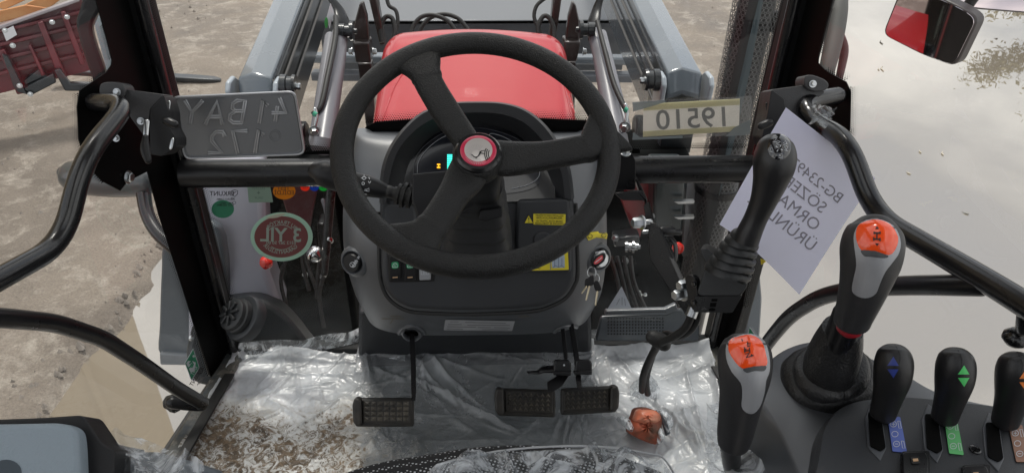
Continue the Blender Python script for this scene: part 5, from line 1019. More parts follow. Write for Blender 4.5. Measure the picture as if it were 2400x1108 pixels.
pxslab('joystick_base', rpoly([(1628, 694), (1740, 692), (1728, 712), (1716, 733), (1626, 731)], 3), JQ, .06, BLKM, js, off=-.006, bevel=.003)
for q in ([(1668, 700), (1682, 700), (1681, 706), (1667, 706)], [(1665, 709), (1680, 709), (1677, 719), (1663, 719)]): pxslab('base_slot', q, JQ, .001, mat('slot_black2', (.002, .002, .002), .8, spec=.1), js, off=-.005, smooth=False)
pxslab('base_slot', ell(1669, 725, 8, 4, 16), JQ, .001, MATS['slot_black2'], js, off=-.005, smooth=False); g = G(); g.hexbolt(at(1651, 725, pl=JQ, off=-.006), JQ.n, .0035, .003); g.mk('base_screw', BLKG, js)
br = thing('joystick_bracket', 'black folded steel bracket carrying the joystick from the crossbar', 'bracket', at(1465, 420, y=1.25))
BX = Plane(at(1465, 410, y=1.235), (0, -1, .15)); pxslab('clamp_block', rpoly([(1420, 368), (1444, 354), (1478, 350), (1490, 378), (1490, 443), (1484, 446), (1418, 446)], 2), BX, .07, BLKM, br, bevel=.003)
g = G(); g.hexbolt(at(1465, 362, y=1.245)+V((0, 0, .004)), (0, -.3, 1), .0085, .012); g.mk('clamp_bolt', STEEL, br)
pxslab('bracket_foot', [(1440, 452), (1492, 446), (1506, 448), (1519, 476), (1512, 484), (1512, 470), (1460, 470)], Plane(BX.o, (0, -.9, .4)), .012, BLKM, br, off=.01, bevel=.002)
pxslab('bracket_foot', [(1488, 418), (1496, 420), (1519, 470), (1512, 480), (1500, 452)], BX, .05, BLKM, br, bevel=.002)
AQ = plane3(at(1515, 480, d=1.33), at(1615, 700, d=1.13), at(1540, 560, d=1.285)+V((.0, .0, .10))); AQ = Plane(at(1515, 480, d=1.33), (-.55, -.72, .30))
pxslab('upper_link', rpoly([(1508, 482), (1518, 474), (1532, 530), (1530, 542), (1519, 542)], 2), AQ, .010, BLKM, br, off=.006, bevel=.002)
pxslab('arm_plate', rpoly([(1518, 545), (1524, 520), (1534, 524), (1546, 536), (1600, 655), (1612, 650), (1622, 668), (1626, 735), (1606, 738), (1522, 606)], 3), Plane(at(1560, 620, d=1.19), (-.55, -.72, .30)), .008, BLKM, br, bevel=.002)
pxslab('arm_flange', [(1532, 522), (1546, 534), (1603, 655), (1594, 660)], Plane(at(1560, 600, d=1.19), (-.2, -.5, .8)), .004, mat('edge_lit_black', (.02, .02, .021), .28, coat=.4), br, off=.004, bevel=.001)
pxslab('pivot_disc', rpoly([(1604, 648), (1618, 643), (1630, 652), (1636, 690), (1634, 714), (1624, 730), (1612, 700), (1606, 660)], 8), Plane(at(1618, 690, d=1.115), (-.75, -.6, .25)), .012, BLKM, br, off=.004, bevel=.003)
for x, y in ((1608, 666), (1597, 688)): g = G(); g.hexbolt(at(x+6, y, d=1.135), (-.9, -.4, .15), .0088, .02); g.mk('hex_bolt', STEEL, br)
for x, y in ((1626, 709), (1627, 665)): g = G(); g.hexbolt(at(x, y, d=1.10), (-.75, -.6, .25), .004, .004); g.mk('small_screw', BLKG, br)
psweep('pivot_pin', [(1545, 542, 1.30, 20), (1552, 541, 1.30, 24), (1576, 542, 1.31, 24)], BLKM, br, n=1, capr=False); psweep('pivot_pin_end', [(1574, 543, 1.31, 15), (1592, 544, 1.315, 15)], BLKM, br, n=1); psweep('curved_strap', [(1568, 552, 1.33, 16), (1582, 572, 1.33, 16), (1584, 600, 1.33, 15), (1578, 618, 1.33, 14)], BLKM, br, n=4, squash=.4)
g = G(); g.hexbolt(at(1506, 521, d=1.30), (-1, -.3, .1), .010, .02); g.mk('hex_nut', STEEL, br); psweep('pivot_stub', [(1505, 521, 1.31, 13), (1524, 519, 1.31, 13)], STEEL, br, n=1); psweep('small_stub', [(1508, 543, 1.29, 9), (1526, 542, 1.29, 9)], STEEL, br, n=1)
for i, pts in enumerate(([(1638, 725, 1.13, 17), (1634, 748, 1.14, 17), (1616, 776, 1.16, 17), (1588, 789, 1.2, 17), (1562, 782, 1.24, 17), (1542, 800, 1.28, 17), (1524, 848, 1.34, 16), (1514, 890, 1.40, 16), (1518, 922, 1.45, 15)], [(1622, 735, 1.13, 19), (1606, 768, 1.15, 19), (1576, 790, 1.18, 19), (1545, 806, 1.22, 19), (1524, 840, 1.30, 18), (1508, 880, 1.37, 17), (1505, 915, 1.44, 16)])):
    o = psweep('control_cable', pts, RUB, n=6, capr=False); tag(o, ('thinner looped control cable hanging under the joystick', 'straighter control cable running down to the floor from the joystick')[i], 'cable', 'joystick cables')
o = psweep('cable_tie', [(1530, 790, 1.22, 34), (1550, 800, 1.22, 40), (1556, 806, 1.22, 34)], RUB, n=2, k=12); tag(o, 'black band tying the joystick cables together', 'cable tie')
g = G(); pc = at(1620, 738, d=1.13); g.tube([at(1626, 722, d=1.13), at(1618, 742, d=1.13)], .0095, 16); g.mk('cable_ferrule', STEEL, br)
# ================================================================ RIGHT CONSOLE
rc = thing('side_console', 'dark grey right side console with slotted lever plates', 'console', at(2100, 1000, z=.56))
ZC = .575
def consurf():
    # outline of the flat top, from the front edge back past the camera's right edge
    top = c2([(1770, 905), (1800, 850), (1850, 812), (1910, 798), (1980, 800), (2040, 838), (2100, 862), (2190, 915), (2300, 945), (2500, 985), (2700, 1100), (2700, 1400), (2100, 1500), (1960, 1300), (1880, 1120), (1830, 1010), (1785, 950)], 5)
    t = [at(x, y, z=ZC) for x, y in top]; c = V((sum(p.x for p in t)/len(t), sum(p.y for p in t)/len(t), 0)); rs = []
    for dz, k in ((-.5, 1.06), (-.2, 1.05), (-.05, 1.04), (-.018, 1.03), (-.006, 1.015), (0, .985)): rs.append([V((c.x+(p.x-c.x)*k, c.y+(p.y-c.y)*k, ZC+dz)) for p in t])
    g = G(); g.rings(rs); return g.mk('console_shell', CONS, rc, ang=60)
consurf()
lo_ = c2([(1914, 1150), (1918, 1060), (1930, 1000), (1960, 960), (2010, 938), (2080, 930), (2150, 930), (2300, 946), (2440, 965), (2600, 1010), (2650, 1250), (2300, 1400), (2000, 1300)], 5)
t = [at(x, y, z=ZC+.022) for x, y in lo_]; c = V((sum(p.x for p in t)/len(t), sum(p.y for p in t)/len(t), 0)); g = G(); g.rings([[V((c.x+(p.x-c.x)*k, c.y+(p.y-c.y)*k, ZC+dz)) for p in t] for dz, k in ((-.03, 1.05), (-.004, 1.045), (.006, 1.03), (.016, 1.01), (.022, .98), (.022, .9))]); cp = g.mk('lever_panel', CONS2, rc, ang=60)
CQ = Plane((0, 0, ZC+.022), (0, 0, 1)); CQ0 = Plane((0, 0, ZC), (0, 0, 1))
BLU = mat('blue_label', (.10, .15, .48), .5); GRL = mat('green_label', (.12, .48, .16), .5); BRL = mat('brown_label', (.26, .13, .08), .5)
levers = ((2040, 960, BLU, 2095, 862, 'first hydraulic lever from the left with a faint blue arrow', mat('blue_arrow', (.03, .05, .25), .4), 2093, 860), (2173, 965, GRL, 2240, 870, 'second hydraulic lever with green up and down arrows', mat('green_arrow', (.08, .55, .14), .4), 2258, 880), (2316, 985, BRL, 2382, 880, 'hydraulic lever with orange arrows cut by the right edge', mat('orange_arrow', (.7, .2, .04), .4), 2402, 890))
for i, (sx_, sy_, lm, kx, ky, lab, am, ax_, ay_) in enumerate(levers):
    dy_ = i*4
    pxslab('slot_plate', [(sx_+2, sy_-21), (sx_+26, sy_+2), (sx_+38, sy_+88), (sx_+24, sy_+118), (sx_-6, sy_+86), (sx_-12, sy_+16)], CQ, .004, mat('slot_plate_grey', (.07, .075, .085), .35), rc, off=.0015, bevel=.001)
    pxslab('slot', rpoly([(sx_-5, sy_+4), (sx_+24, sy_+4), (sx_+36, sy_+88), (sx_+24, sy_+96), (sx_, sy_+84)], 4), CQ, .001, mat('slot_black2'), rc, off=.003, smooth=False)
    lx, ly = sx_+40, sy_+12; q = [(lx, ly+2), (lx+30, ly+4), (lx+46, ly+88), (lx+12, ly+84)]
    if i == 2: q = [(lx+8, ly-2), (lx+40, ly-2), (lx+60, ly+84), (lx+26, ly+84)]
    pxslab('lever_label', rpoly(q, 3), CQ, .0006, lm, rc, off=.0015, smooth=False); fx = lambda u, v: ((q[0][0]*(1-u)+q[1][0]*u)*(1-v)+(q[3][0]*(1-u)+q[2][0]*u)*v, (q[0][1]*(1-u)+q[1][1]*u)*(1-v)+(q[3][1]*(1-u)+q[2][1]*u)*v)
    L = []
    for v, s_ in ((.22, '+'), (.5, ''), (.78, '-')):
        cxy = fx(.36, v); L.append(ell(cxy[0], cxy[1], 7.5, 6.5, 16)+[(cxy[0]+7.5, cxy[1])])
        if s_: L.append([(cxy[0]-4, cxy[1]), (cxy[0]+4, cxy[1])])
        if s_ == '+': L.append([(cxy[0], cxy[1]-4), (cxy[0], cxy[1]+4)])
    for v in (.22, .78):
        a_, b_ = fx(.74, v-.10), fx(.92, v-.10); c_, d_ = fx(.92, v+.10), fx(.74, v+.10); L.append([a_, b_, c_, d_, a_])
    pxlines('label_print', L, CQ, 1.5, WHTP, rc, off=.0025)
    lv = thing('hydraulic_lever', lab, 'lever', at(sx_+14, sy_+60, z=ZC), 'hydraulic levers on the right console')
    gr = psweep('lever_grip', [(kx, ky-57, .775, 5), (kx, ky-55, .775, 30), (kx, ky-48, .775, 54), (kx, ky-36, .775, 72), (kx, ky-12, .778, 84), (kx-3, ky+20, .785, 82), (kx-10, ky+52, .795, 70), (kx-18, ky+80, .803, 62), (kx-24, ky+100, .810, 58), (kx-27, ky+110, .813, 54), (kx-28, ky+113, .814, 30), (kx-28, ky+114, .814, 4)], mat('lever_grip_black', (.014, .014, .015), .38, bump=.12, bs=700), lv, k=30, n=4, capr=False); GS = Surf(gr)
    psweep('lever_stem', [(kx-26, ky+100, .815, 44), (sx_+18, sy_+60, .86, 44), (sx_+16, sy_+84, .90, 42)], BLK, lv, n=1)
    pxlines('grip_seam', [c2([(kx+2, ky-56), (kx+14, ky-30), (kx+12, ky-10)], 3, False)], GS, 1.4, mat('seam_black', (.004, .004, .004), .7), lv, off=.0004)
    for sg in (-1, 1):
        pp = [(ax_-13, ay_+sg*4), (ax_+13, ay_+sg*4), (ax_+1, ay_+sg*25)]; pp = [(ax_+(x-ax_), y) for x, y in pp]; decal('lever_arrow', [tuple(V(pp[k]).lerp(V(pp[(k+1) % 3]), u)) for k in range(3) for u in (0, .25, .5, .75)], GS, am, lv, off=.0007, nr=3)
g = G(); c = at(2285, 1054, pl=CQ); g.lathe(c, (0, 0, 1), [(0, .0062), (.0015, .006), (.0022, .0045), (.0014, .004), (.0014, 0)], 24); g.mk('panel_screw', BLKG, rc); pxlines('screw_cross', [[(2278, 1050), (2292, 1058)], [(2280, 1059), (2290, 1049)]], CQ, 2.5, mat('slot_black2'), rc, off=.0023)
for i, (x, y) in enumerate(((2148, 1100), (2290, 1132))):
    s_ = thing('rocker_switch', ('left black rocker switch at the bottom of the right console', 'right black rocker switch at the bottom edge of the right console')[i], 'switch', at(x, y, z=ZC), 'rocker switches on the right console')
    pxslab('switch_bezel', rpoly([(x-36, y-44), (x+32, y-46), (x+34, y+80), (x-32, y+80)], 8), CQ, .004, BLK, s_, off=.003, bevel=.0015); pxslab('switch_rocker', rpoly([(x-33, y-42), (x+20, y-44), (x+28, y-28), (x+30, y+70), (x-30, y+70)], 9), CQ, .008, BLKM, s_, off=.010, bevel=.003, bseg=3)
    pxslab('switch_lamp', rpoly([(x-14, y-30), (x+6, y-32), (x+10, y-16), (x-10, y-14)], 3), CQ, .001, BLKP, s_, off=.0115, smooth=False); pxslab('lamp_bar', [(x-9, y-26), (x+3, y-27), (x+5, y-21), (x-7, y-20)], CQ, .0005, mat('amber_bar'), s_, off=.0122, smooth=False)
# gear levers with orange caps
def gear(name, lab, axis, head, face, org, lip, marks, boot=None):
    t = thing(name, lab, 'gear lever', at(*axis[-1][:2], d=axis[-1][2]), 'orange topped gear levers')
    psweep('lever_shaft', axis, BLKM, t, n=3)
    hd = psweep('lever_head', head, mat('soft_dark_grip', (.022, .022, .024), .45, bump=.1, bs=600), t, k=36, n=5, capr=False); S1 = Surf(hd)
    fc_ = decal('grip_face', face, S1, SILV, t, off=.0010, nr=9); S2 = Surf(hd, fc_)
    oc = decal('orange_cap', org, S2, ORNG, t, off=.0010, bulge=.0015, nr=7); decal('cap_lip', lip, S2, mat('lip_dark_grey', (.05, .052, .056), .4), t, off=.0012, nr=3); S3 = Surf(hd, oc)
    marks(S3, t); return t
def m1(S, t):
    for s_, x, y, sz, a in (('N', 1752, 832, 15, 75), ('4', 1761, 832, 13, 80), ('-', 1741, 797, 18, 70)): text('cap_marking', s_, x, y, sz, S, BLKP, t, ang=a, off=.0009, bold=.02)
    pxlines('cap_marking', [[(1744, 818), (1750, 818)], [(1744, 822), (1756, 821)], [(1756, 815), (1757, 826)], [(1745, 813), (1746, 826)]], S, 2.6, BLKP, t, off=.0009); pxlines('cap_marking', [[(1750, 806), (1758, 804), (1757, 811), (1751, 812)], [(1752, 800), (1753, 812)]], S, 2.0, BLKP, t, off=.0009)
gear('gear_lever', 'front gear lever with orange cap lettered N beside the floor cover', [(1728, 985, .80, 60), (1712, 1055, .86, 46), (1722, 1120, .95, 40)],
    [(1744, 782, .736, 5), (1744, 785, .736, 46), (1744, 793, .735, 78), (1744, 805, .735, 102), (1745, 822, .733, 119), (1746, 850, .733, 124), (1745, 880, .736, 118), (1741, 910, .742, 106), (1735, 945, .752, 96), (1728, 985, .765, 88), (1722, 1020, .778, 80), (1718, 1044, .785, 66), (1717, 1049, .786, 30), (1717, 1050, .786, 4)],
    c2([(1722, 790), (1760, 783), (1790, 800), (1801, 835), (1802, 868), (1794, 890), (1790, 920), (1780, 950), (1766, 966), (1750, 965), (1738, 950), (1740, 920), (1736, 895), (1716, 870), (1704, 840), (1704, 808)], 3),
    c2([(1728, 790), (1758, 785), (1783, 800), (1794, 830), (1795, 855), (1766, 857), (1740, 862), (1720, 842), (1708, 818), (1712, 798)], 3), c2([(1742, 863), (1766, 858), (1793, 856), (1789, 868), (1768, 868), (1750, 872)], 3), m1)
def m2(S, t):
    pxlines('cap_marking', [[(2055, 545), (2055, 562)], [(2049, 546), (2062, 546)], [(2048, 560), (2062, 561)], [(2049, 543), (2049, 549)], [(2062, 543), (2062, 549)], [(2048, 556), (2048, 564)], [(2062, 557), (2062, 565)]], S, 3.2, BLKP, t, off=.0009)
    for sg, y in ((-1, 537), (1, 570)): decal('cap_marking', [(2051, y), (2060, y), (2055.5, y+sg*6.5)], S, BLKP, t, off=.0009, nr=1)
gear('gear_lever', 'rear gear lever with orange cap showing a tractor symbol, rising from a rubber gaiter', [(1990, 735, .775, 72), (1970, 790, .80, 72), (1945, 870, .84, 74), (1935, 900, .86, 74)],
    [(2054, 511, .696, 5), (2054, 514, .696, 50), (2053, 522, .695, 86), (2051, 535, .695, 112), (2048, 552, .694, 130), (2044, 580, .695, 138), (2040, 612, .700, 132), (2032, 645, .708, 118), (2022, 680, .720, 104), (2010, 715, .735, 92), (2001, 740, .745, 84), (1996, 756, .752, 76), (1995, 761, .753, 34), (1995, 762, .753, 4)],
    c2([(2020, 522), (2056, 514), (2092, 530), (2108, 560), (2106, 590), (2092, 612), (2074, 636), (2062, 662), (2052, 686), (2034, 696), (2014, 694), (1998, 680), (2002, 650), (2008, 620), (2004, 580), (2003, 548)], 3),
    c2([(2024, 522), (2056, 516), (2086, 528), (2103, 556), (2098, 582), (2082, 597), (2050, 587), (2020, 586), (2008, 560), (2010, 534)], 3), c2([(2019, 586), (2050, 588), (2080, 598), (2072, 604), (2040, 601), (2026, 599)], 3), m2)
psweep('red_collar', [(1996, 754, .757, 66), (1994, 760, .759, 66)], mat('red_trim', (.35, .01, .02), .4), bpy.data.objects['gear_lever.001'], n=1)
ga = thing('lever_gaiter', 'black leather look gaiter at the foot of the rear gear lever', 'gaiter', at(1940, 900, z=ZC)); LG = mat('gaiter_leather', (.014, .014, .015), .36, bump=.5, bs=350)
c = at(1935, 902, z=ZC+.0); g = G()
rs = []
for dz, k, sx in ((-.01, 1.0, 0), (.010, 1.06, 0), (.020, 1.0, .002), (.030, .84, .003), (.034, .66, .004), (.028, .52, .004), (.022, .44, .004)):
    rs.append([V((c.x+sx+.056*k*math.cos(a)*(1+.05*math.cos(3*a)), c.y+.047*k*math.sin(a), ZC+dz*(1.0+.35*math.sin(a+.6)))) for a in [2*math.pi*j/40 for j in range(40)]])
g.rings(rs, cap=False); g.mk('gaiter_skirt', LG, ga, ang=180)
psweep('gaiter_sleeve', [(1975, 770, .80, 90), (1962, 810, .82, 112), (1948, 850, .835, 120), (1940, 885, .85, 112)], LG, ga, k=24, capr=False); psweep('gaiter_fold', [(1995, 815, .86, 34), (2010, 855, .85, 52), (2004, 895, .84, 56), (1980, 918, .832, 40)], LG, ga, k=16); psweep('gaiter_fold', [(1905, 825, .88, 34), (1882, 855, .87, 44), (1890, 892, .85, 50), (1920, 918, .835, 50), (1960, 922, .83, 40)], LG, ga, k=16)
# ================================================================ SEAT, ARMREST, ORANGE PEDAL
def seat():
    t = thing('driver_seat', 'black seat cushion with white dotted fabric at the bottom edge', 'seat', (0, .35, .2))
    m = mat('dotted_seat_fabric', (.012, .012, .013), .8); n = m.node_tree; N = n.nodes.new; b = n.nodes['Principled BSDF']; co = N('ShaderNodeTexCoord'); mp = N('ShaderNodeMapping'); mp.inputs['Rotation'].default_value = (0, 0, .35); n.links.new(co.outputs['Object'], mp.inputs[0])
    v = N('ShaderNodeTexVoronoi'); v.inputs['Scale'].default_value = 190; v.inputs['Randomness'].default_value = .18; n.links.new(mp.outputs[0], v.inputs['Vector']); r = N('ShaderNodeValToRGB'); r.color_ramp.elements[0].position = .22; r.color_ramp.elements[0].color = (.55, .56, .58, 1); r.color_ramp.elements[1].position = .30; r.color_ramp.elements[1].color = (.012, .012, .013, 1)
    v.feature = 'F1'; n.links.new(v.outputs['Distance'], r.inputs[0]); n.links.new(r.outputs[0], b.inputs['Base Color'])
    edge = c2([(690, 1150), (800, 1092), (900, 1062), (1000, 1046), (1100, 1030), (1200, 1024), (1300, 1026), (1400, 1040), (1500, 1064), (1580, 1092), (1650, 1150)], 6, False); E_ = [at(x, y+4, z=.475) for x, y in edge]; rs = []
    for dy_, dz in ((.02, -.16), (.015, -.06), (.004, -.02), (-.012, -.002), (-.04, .008), (-.12, .012), (-.35, .0)):
        rs.append([V((p.x, p.y+dy_, .478+dz-.06*max(0, abs(p.x)-.20)*3)) for p in E_])
    g = G(); g.rings(rs, closed=False, cap=False); g.mk('cushion', m, t, ang=180)
    g = G(); g.rings([[V((a*.24*k, -.22-.28*(z-.5)*.5+b*.05, z)) for a, b in ((-1, -1), (-.8, 1), (.8, 1), (1, -1))] for z, k in ((.48, .95), (.7, 1), (1.0, .95), (1.12, .7))]); g.mk('backrest', MATS['black_plastic'], t, bevel=.03, bseg=3); return E_
E_ = seat()
def seat_film():
    F1 = film_mat('seat_plastic_film', 1, .45, False); nx, ny = 190, 110; vs = []
    for j in range(ny+1):
        for i in range(nx+1):
            px_ = 940+(1690-940)*i/nx; u = i/nx; ye = 1130-88*math.sin(math.pi*min(1, max(0, (u*.88+.05))))**.8; v = j/ny
            p = at(px_, ye+v*190, z=.505); c_ = crinkle(p.x, p.y, 9, 4); c3 = crinkle(p.x, p.y, 24, 6)
            z = .500+(.030*(1-min(1, c_*4))+.012*(1-min(1, c3*4)))*sm(-.02, .18, v)+.006*noise.noise(p*4); z -= .004*math.exp(-v*20); z -= .12*sm(.80, 1.0, u)+.05*sm(.12, 0, u)
            vs.append((p.x, p.y, z))
    fs = [(j*(nx+1)+i, j*(nx+1)+i+1, (j+1)*(nx+1)+i+1, (j+1)*(nx+1)+i) for j in range(ny) for i in range(nx)]
    tag(obj('seat_cover', vs, fs, F1, ang=180), 'crumpled clear plastic film over the dotted seat cushion', 'plastic film')
    L = [V(vs[i])+V((0, 0, .006)) for i in range(0, nx+1, 3)]; g = G(); g.tube(crom(L, 2), [.0012+.0010*abs(noise.noise(q*25)) for q in crom(L, 2)], 6); tag(g.mk('film_edge', mat('film_edge_white', (.55, .56, .58), .25, alpha=.75)), 'rolled bright edge of the plastic film over the seat cushion', 'film edge')
    # film hanging to the right of the front gear lever, and at the left
    for nm, lab, (x0, x1, y0, y1), z0, z1, sd_ in (('loose_film', 'clear plastic film bunched between the front gear lever and the right console', (1650, 1885, 905, 1200), .47, .50, 3), ('loose_film', 'smoky clear plastic film bunched beside the left armrest', (178, 480, 1028, 1200), .56, .56, 9)):
        vs = []; nx, ny = 90, 80
        for j in range(ny+1):
            for i in range(nx+1):
                u, v = i/nx, j/ny; top = y0+((1-u)*60 if sd_ == 3 else 10*math.sin(u*9)+u*u*60); p = at(x0+(x1-x0)*u, top+v*(y1-y0), z=z0+(z1-z0)*v); c_ = crinkle(p.x, p.y, 11, sd_); c3 = crinkle(p.x, p.y, 30, sd_+1)
                vs.append((p.x, p.y, p.z+.022*(1-min(1, c_*2.5))+.006*(1-min(1, c3*2.5))))
        fs = [(j*(nx+1)+i, j*(nx+1)+i+1, (j+1)*(nx+1)+i+1, (j+1)*(nx+1)+i) for j in range(ny) for i in range(nx)]
        tag(obj(nm, vs, fs, F1, ang=180), lab, 'plastic film')
seat_film()
ar = thing('left_armrest', 'blue grey armrest box at the bottom left corner', 'armrest', at(80, 1080, z=.6)); ar.name = 'armrest'
AP = Plane(at(90, 1040, d=.72), (.1, -.62, .78)); pxslab('armrest_pad', rpoly([(-160, 996), (140, 990), (178, 1004), (184, 1040), (190, 1200), (-160, 1200)], 22), AP, .05, GREYP, ar, bevel=.012, bseg=4)
pxslab('armrest_edge', rpoly([(-160, 988), (100, 978), (188, 972), (200, 980), (240, 1040), (270, 1056), (260, 1200), (-160, 1200)], 8), AP, .05, BLK, ar, off=-.022, bevel=.006, bseg=3)
pxslab('armrest_recess', ell(14, 1106, 36, 30, 24), AP, .001, mat('recess_blue', (.035, .05, .065), .5), ar, off=.0006, smooth=False)
sg_ = psweep('seat_side_panel', [(150, 1150, .85, 120), (330, 1095, .85, 70), (420, 1100, .85, 50), (500, 1130, .86, 60)], mat('side_panel_grey', (.10, .115, .13), .45), None); tag(sg_, 'smooth grey seat side panel under the plastic film at bottom left', 'seat panel')
g = G(); P = crom([at(x, y, z=.03, ) for x, y in [(200, 1015), (235, 1040), (280, 1056), (330, 1066)]], 5); g.tube(P, .012, 10); tag(g.mk('door_rubber', RUB), 'black curved door rubber at the lower corner of the left door glass', 'rubber seal')
op = thing('orange_pedal', 'orange foot pedal wrapped in muddy torn plastic on the floor', 'pedal', at(1518, 1010, z=.03)); OQ = Plane(at(1518, 985, z=.075), (.05, -.75, .66))
om = mat('muddy_orange', (.40, .075, .03), .6, col2=(.07, .042, .024), vs=22, bump=.9, bs=45); ow = mat('orange_wrapped', (.66, .17, .09), .35, bump=.8, bs=60, col2=(.52, .22, .13), vs=30)
def lump(name, poly, m, off, h, seed):
    cx = sum(p[0] for p in poly)/len(poly); cy = sum(p[1] for p in poly)/len(poly); rs = []
    for k in range(9):
        t_ = k/8; o_ = off*(1-t_**3)
        rs.append([at(cx+(x-cx)*(t_+.02), cy+(y-cy)*(t_+.02), pl=OQ, off=o_+.007*noise.noise(V((x*.08, y*.05+t_*2.5, seed)))*(1-t_*.5)+.003*noise.noise(V((x*.25*t_, y*.25*t_, seed+2)))) for x, y in poly])
    rs.append([p-OQ.n*h for p in rs[-1]]); g = G(); g.rings(rs); return g.mk(name, m, op, ang=60)
lump('pedal_block', c2([(1500, 962), (1530, 960), (1549, 975), (1550, 1010), (1548, 1030), (1535, 1040), (1505, 1030), (1483, 1018), (1484, 1000), (1492, 978)], 3), om, .012, .05, 1)
lump('pedal_face', c2([(1500, 961), (1530, 960), (1547, 972), (1546, 990), (1520, 996), (1490, 990), (1492, 972)], 3), ow, .018, .02, 4)
FLP = film_mat('torn_film', 1, .75, False)
for q in (c2([(1540, 962), (1556, 960), (1575, 975), (1578, 995), (1566, 1012), (1556, 990)], 3), c2([(1446, 980), (1470, 978), (1486, 1000), (1482, 1012), (1462, 998)], 3), c2([(1545, 1000), (1558, 1018), (1552, 1034), (1538, 1040)], 3)): lump('torn_film', q, FLP, .014, .012, q[0][0])
pxslab('pedal_backplate', [(1546, 962), (1560, 970), (1572, 1015), (1562, 1022)], OQ, .012, MATS['slate_foot_plate'], op, off=-.008, bevel=.002)
g = G(); c0 = at(1510, 915, z=.03); rs = []
for k in range(8): r_ = .035-.003*k; rs.append([c0+V((r_*math.cos(a)*(1+.35*noise.noise(V((math.cos(a)*2, math.sin(a)*2, k*.7)))), r_*.8*math.sin(a), .006*k+.006*noise.noise(V((math.cos(a)*3, math.sin(a)*3, k))))) for a in [2*math.pi*j/22 for j in range(22)]])
g.rings(rs, cap=False); tag(g.mk('film_collar', FLP, ang=60), 'torn plastic collar where the joystick cables enter the floor', 'plastic film')
# ================================================================ PLATES, PAPERS AND STICKERS
lp = thing('licence_plate', 'embossed grey metal licence plate seen from behind, standing on the crossbar', 'licence plate', at(570, 375, y=1.26)); LQ = Plane(at(575, 300, y=1.268), (.05, -1, .12))
LM = mat('plate_aluminium', (.21, .22, .235), .36, metal=.5, coat=.3, rvar=.05, vs=12, bump=.08, bs=40); PO = rpoly([(404, 226), (684, 213), (694, 220), (716, 356), (704, 364), (440, 374), (430, 366)], 12)
pxslab('plate_sheet', PO, LQ, .0012, LM, lp, bevel=.0004); pc_ = (562, 293)
rim_ = [at(pc_[0]+(x-pc_[0])*.985, pc_[1]+(y-pc_[1])*.97, pl=LQ, off=.001) for x, y in PO]; g = G(); g.tube(rim_, .0022, 8, closed=True); g.mk('plate_rim', mat('lit_edge_aluminium', (.42, .43, .45), .35, metal=.5), lp)  # rim catches light by a paler metal colour than the sheet
rim_ = [at(pc_[0]+(x-pc_[0])*.95, pc_[1]+(y-pc_[1])*.91, pl=LQ, off=.0004) for x, y in PO]; g = G(); g.tube(rim_, .0011, 8, closed=True); g.mk('inner_rim', LM, lp)
ST = {'4': [[(.62, 1), (.05, .35), (.95, .35)], [(.68, .62), (.68, 0)]], '1': [[(.15, .78), (.5, 1), (.5, 0)]], 'B': [[(.1, 0), (.1, 1), (.6, 1), (.85, .88), (.85, .65), (.62, .53), (.1, .53)], [(.62, .53), (.92, .38), (.92, .14), (.65, 0), (.1, 0)]],
 'A': [[(0, 0), (.5, 1), (1, 0)], [(.18, .32), (.82, .32)]], 'Y': [[(0, 1), (.5, .5), (1, 1)], [(.5, .5), (.5, 0)]], '7': [[(.05, 1), (.95, 1), (.4, 0)]], '2': [[(.08, .78), (.25, .97), (.7, .97), (.9, .78), (.85, .55), (.08, .03), (.95, .03)]]}
for ch, x, y in (('4', 656, 258), ('1', 612, 262), ('B', 556, 262), ('A', 505, 264), ('Y', 450, 262), ('1', 602, 331), ('7', 558, 333), ('2', 509, 333)):
    g = G(); w_, h_ = (40 if ch in 'AY' else 36, 52)
    for ln in ST[ch]:
        for e_ in (-2.6, 2.6):
            P = [V((x-(u-.5)*w_-(v-.5)*8*(-1), y-(v-.5)*h_+(x-560)*-.01)) for u, v in ln]; Q = []
            for i, p in enumerate(P):
                d = (P[min(i+1, len(P)-1)]-P[max(i-1, 0)]).normalized(); Q.append(at(p.x-d.y*e_, p.y+d.x*e_, pl=LQ, off=.0010))
            g.tube(Q, .0021, 7, capr=True)
    g.mk('embossed_character', mat('lit_edge_aluminium', (.42, .43, .45), .35, metal=.5), lp, ang=80)  # same metal as the sheet; lit letter edges put into a paler colour
g = G(); 
for r_ in (13, 9): g.tube([at(645+r_*math.cos(2*math.pi*k/22), 318+r_*math.sin(2*math.pi*k/22), pl=LQ, off=.0004) for k in range(22)], .0005, 5, closed=True)
g.mk('round_stamp', LM, lp)
nc = thing('number_card', 'cream taped card reading 19510 from behind on the windscreen', 'card', at(1620, 290, y=1.30)); NQ = Plane((0, 1.300, 0), (0, -1, 0)); NQ2 = Plane((0, 1.2985, 0), (0, -1, 0))
pxslab('card', [(1508, 244), (1734, 232), (1732, 308), (1507, 321)], NQ, .0008, mat('cream_paper', (.78, .75, .66), .7, var=.06, vs=30, tl=1), nc, smooth=False)
for q in ([(1508, 244), (1734, 232), (1734, 246), (1508, 260)], [(1507, 308), (1733, 296), (1732, 308), (1507, 321)]): pxslab('tape_strip', q, NQ, .0004, mat('yellowed_tape', (.74, .68, .50), .5, tl=1), nc, off=.001, smooth=False)
text('card_number', '19510', 1625, 280, 66, NQ, mat('grey_print', (.27, .27, .26), .7), nc, mirror=True, ang=-3, off=.0018, sx=1.08, bold=.012)
pxslab('clear_sleeve', rpoly([(1481, 240), (1500, 237), (1762, 226), (1758, 316), (1496, 328), (1480, 326), (1488, 308), (1479, 282), (1490, 262)], 4), NQ2, .0006, FILM, nc, off=.003, smooth=False)
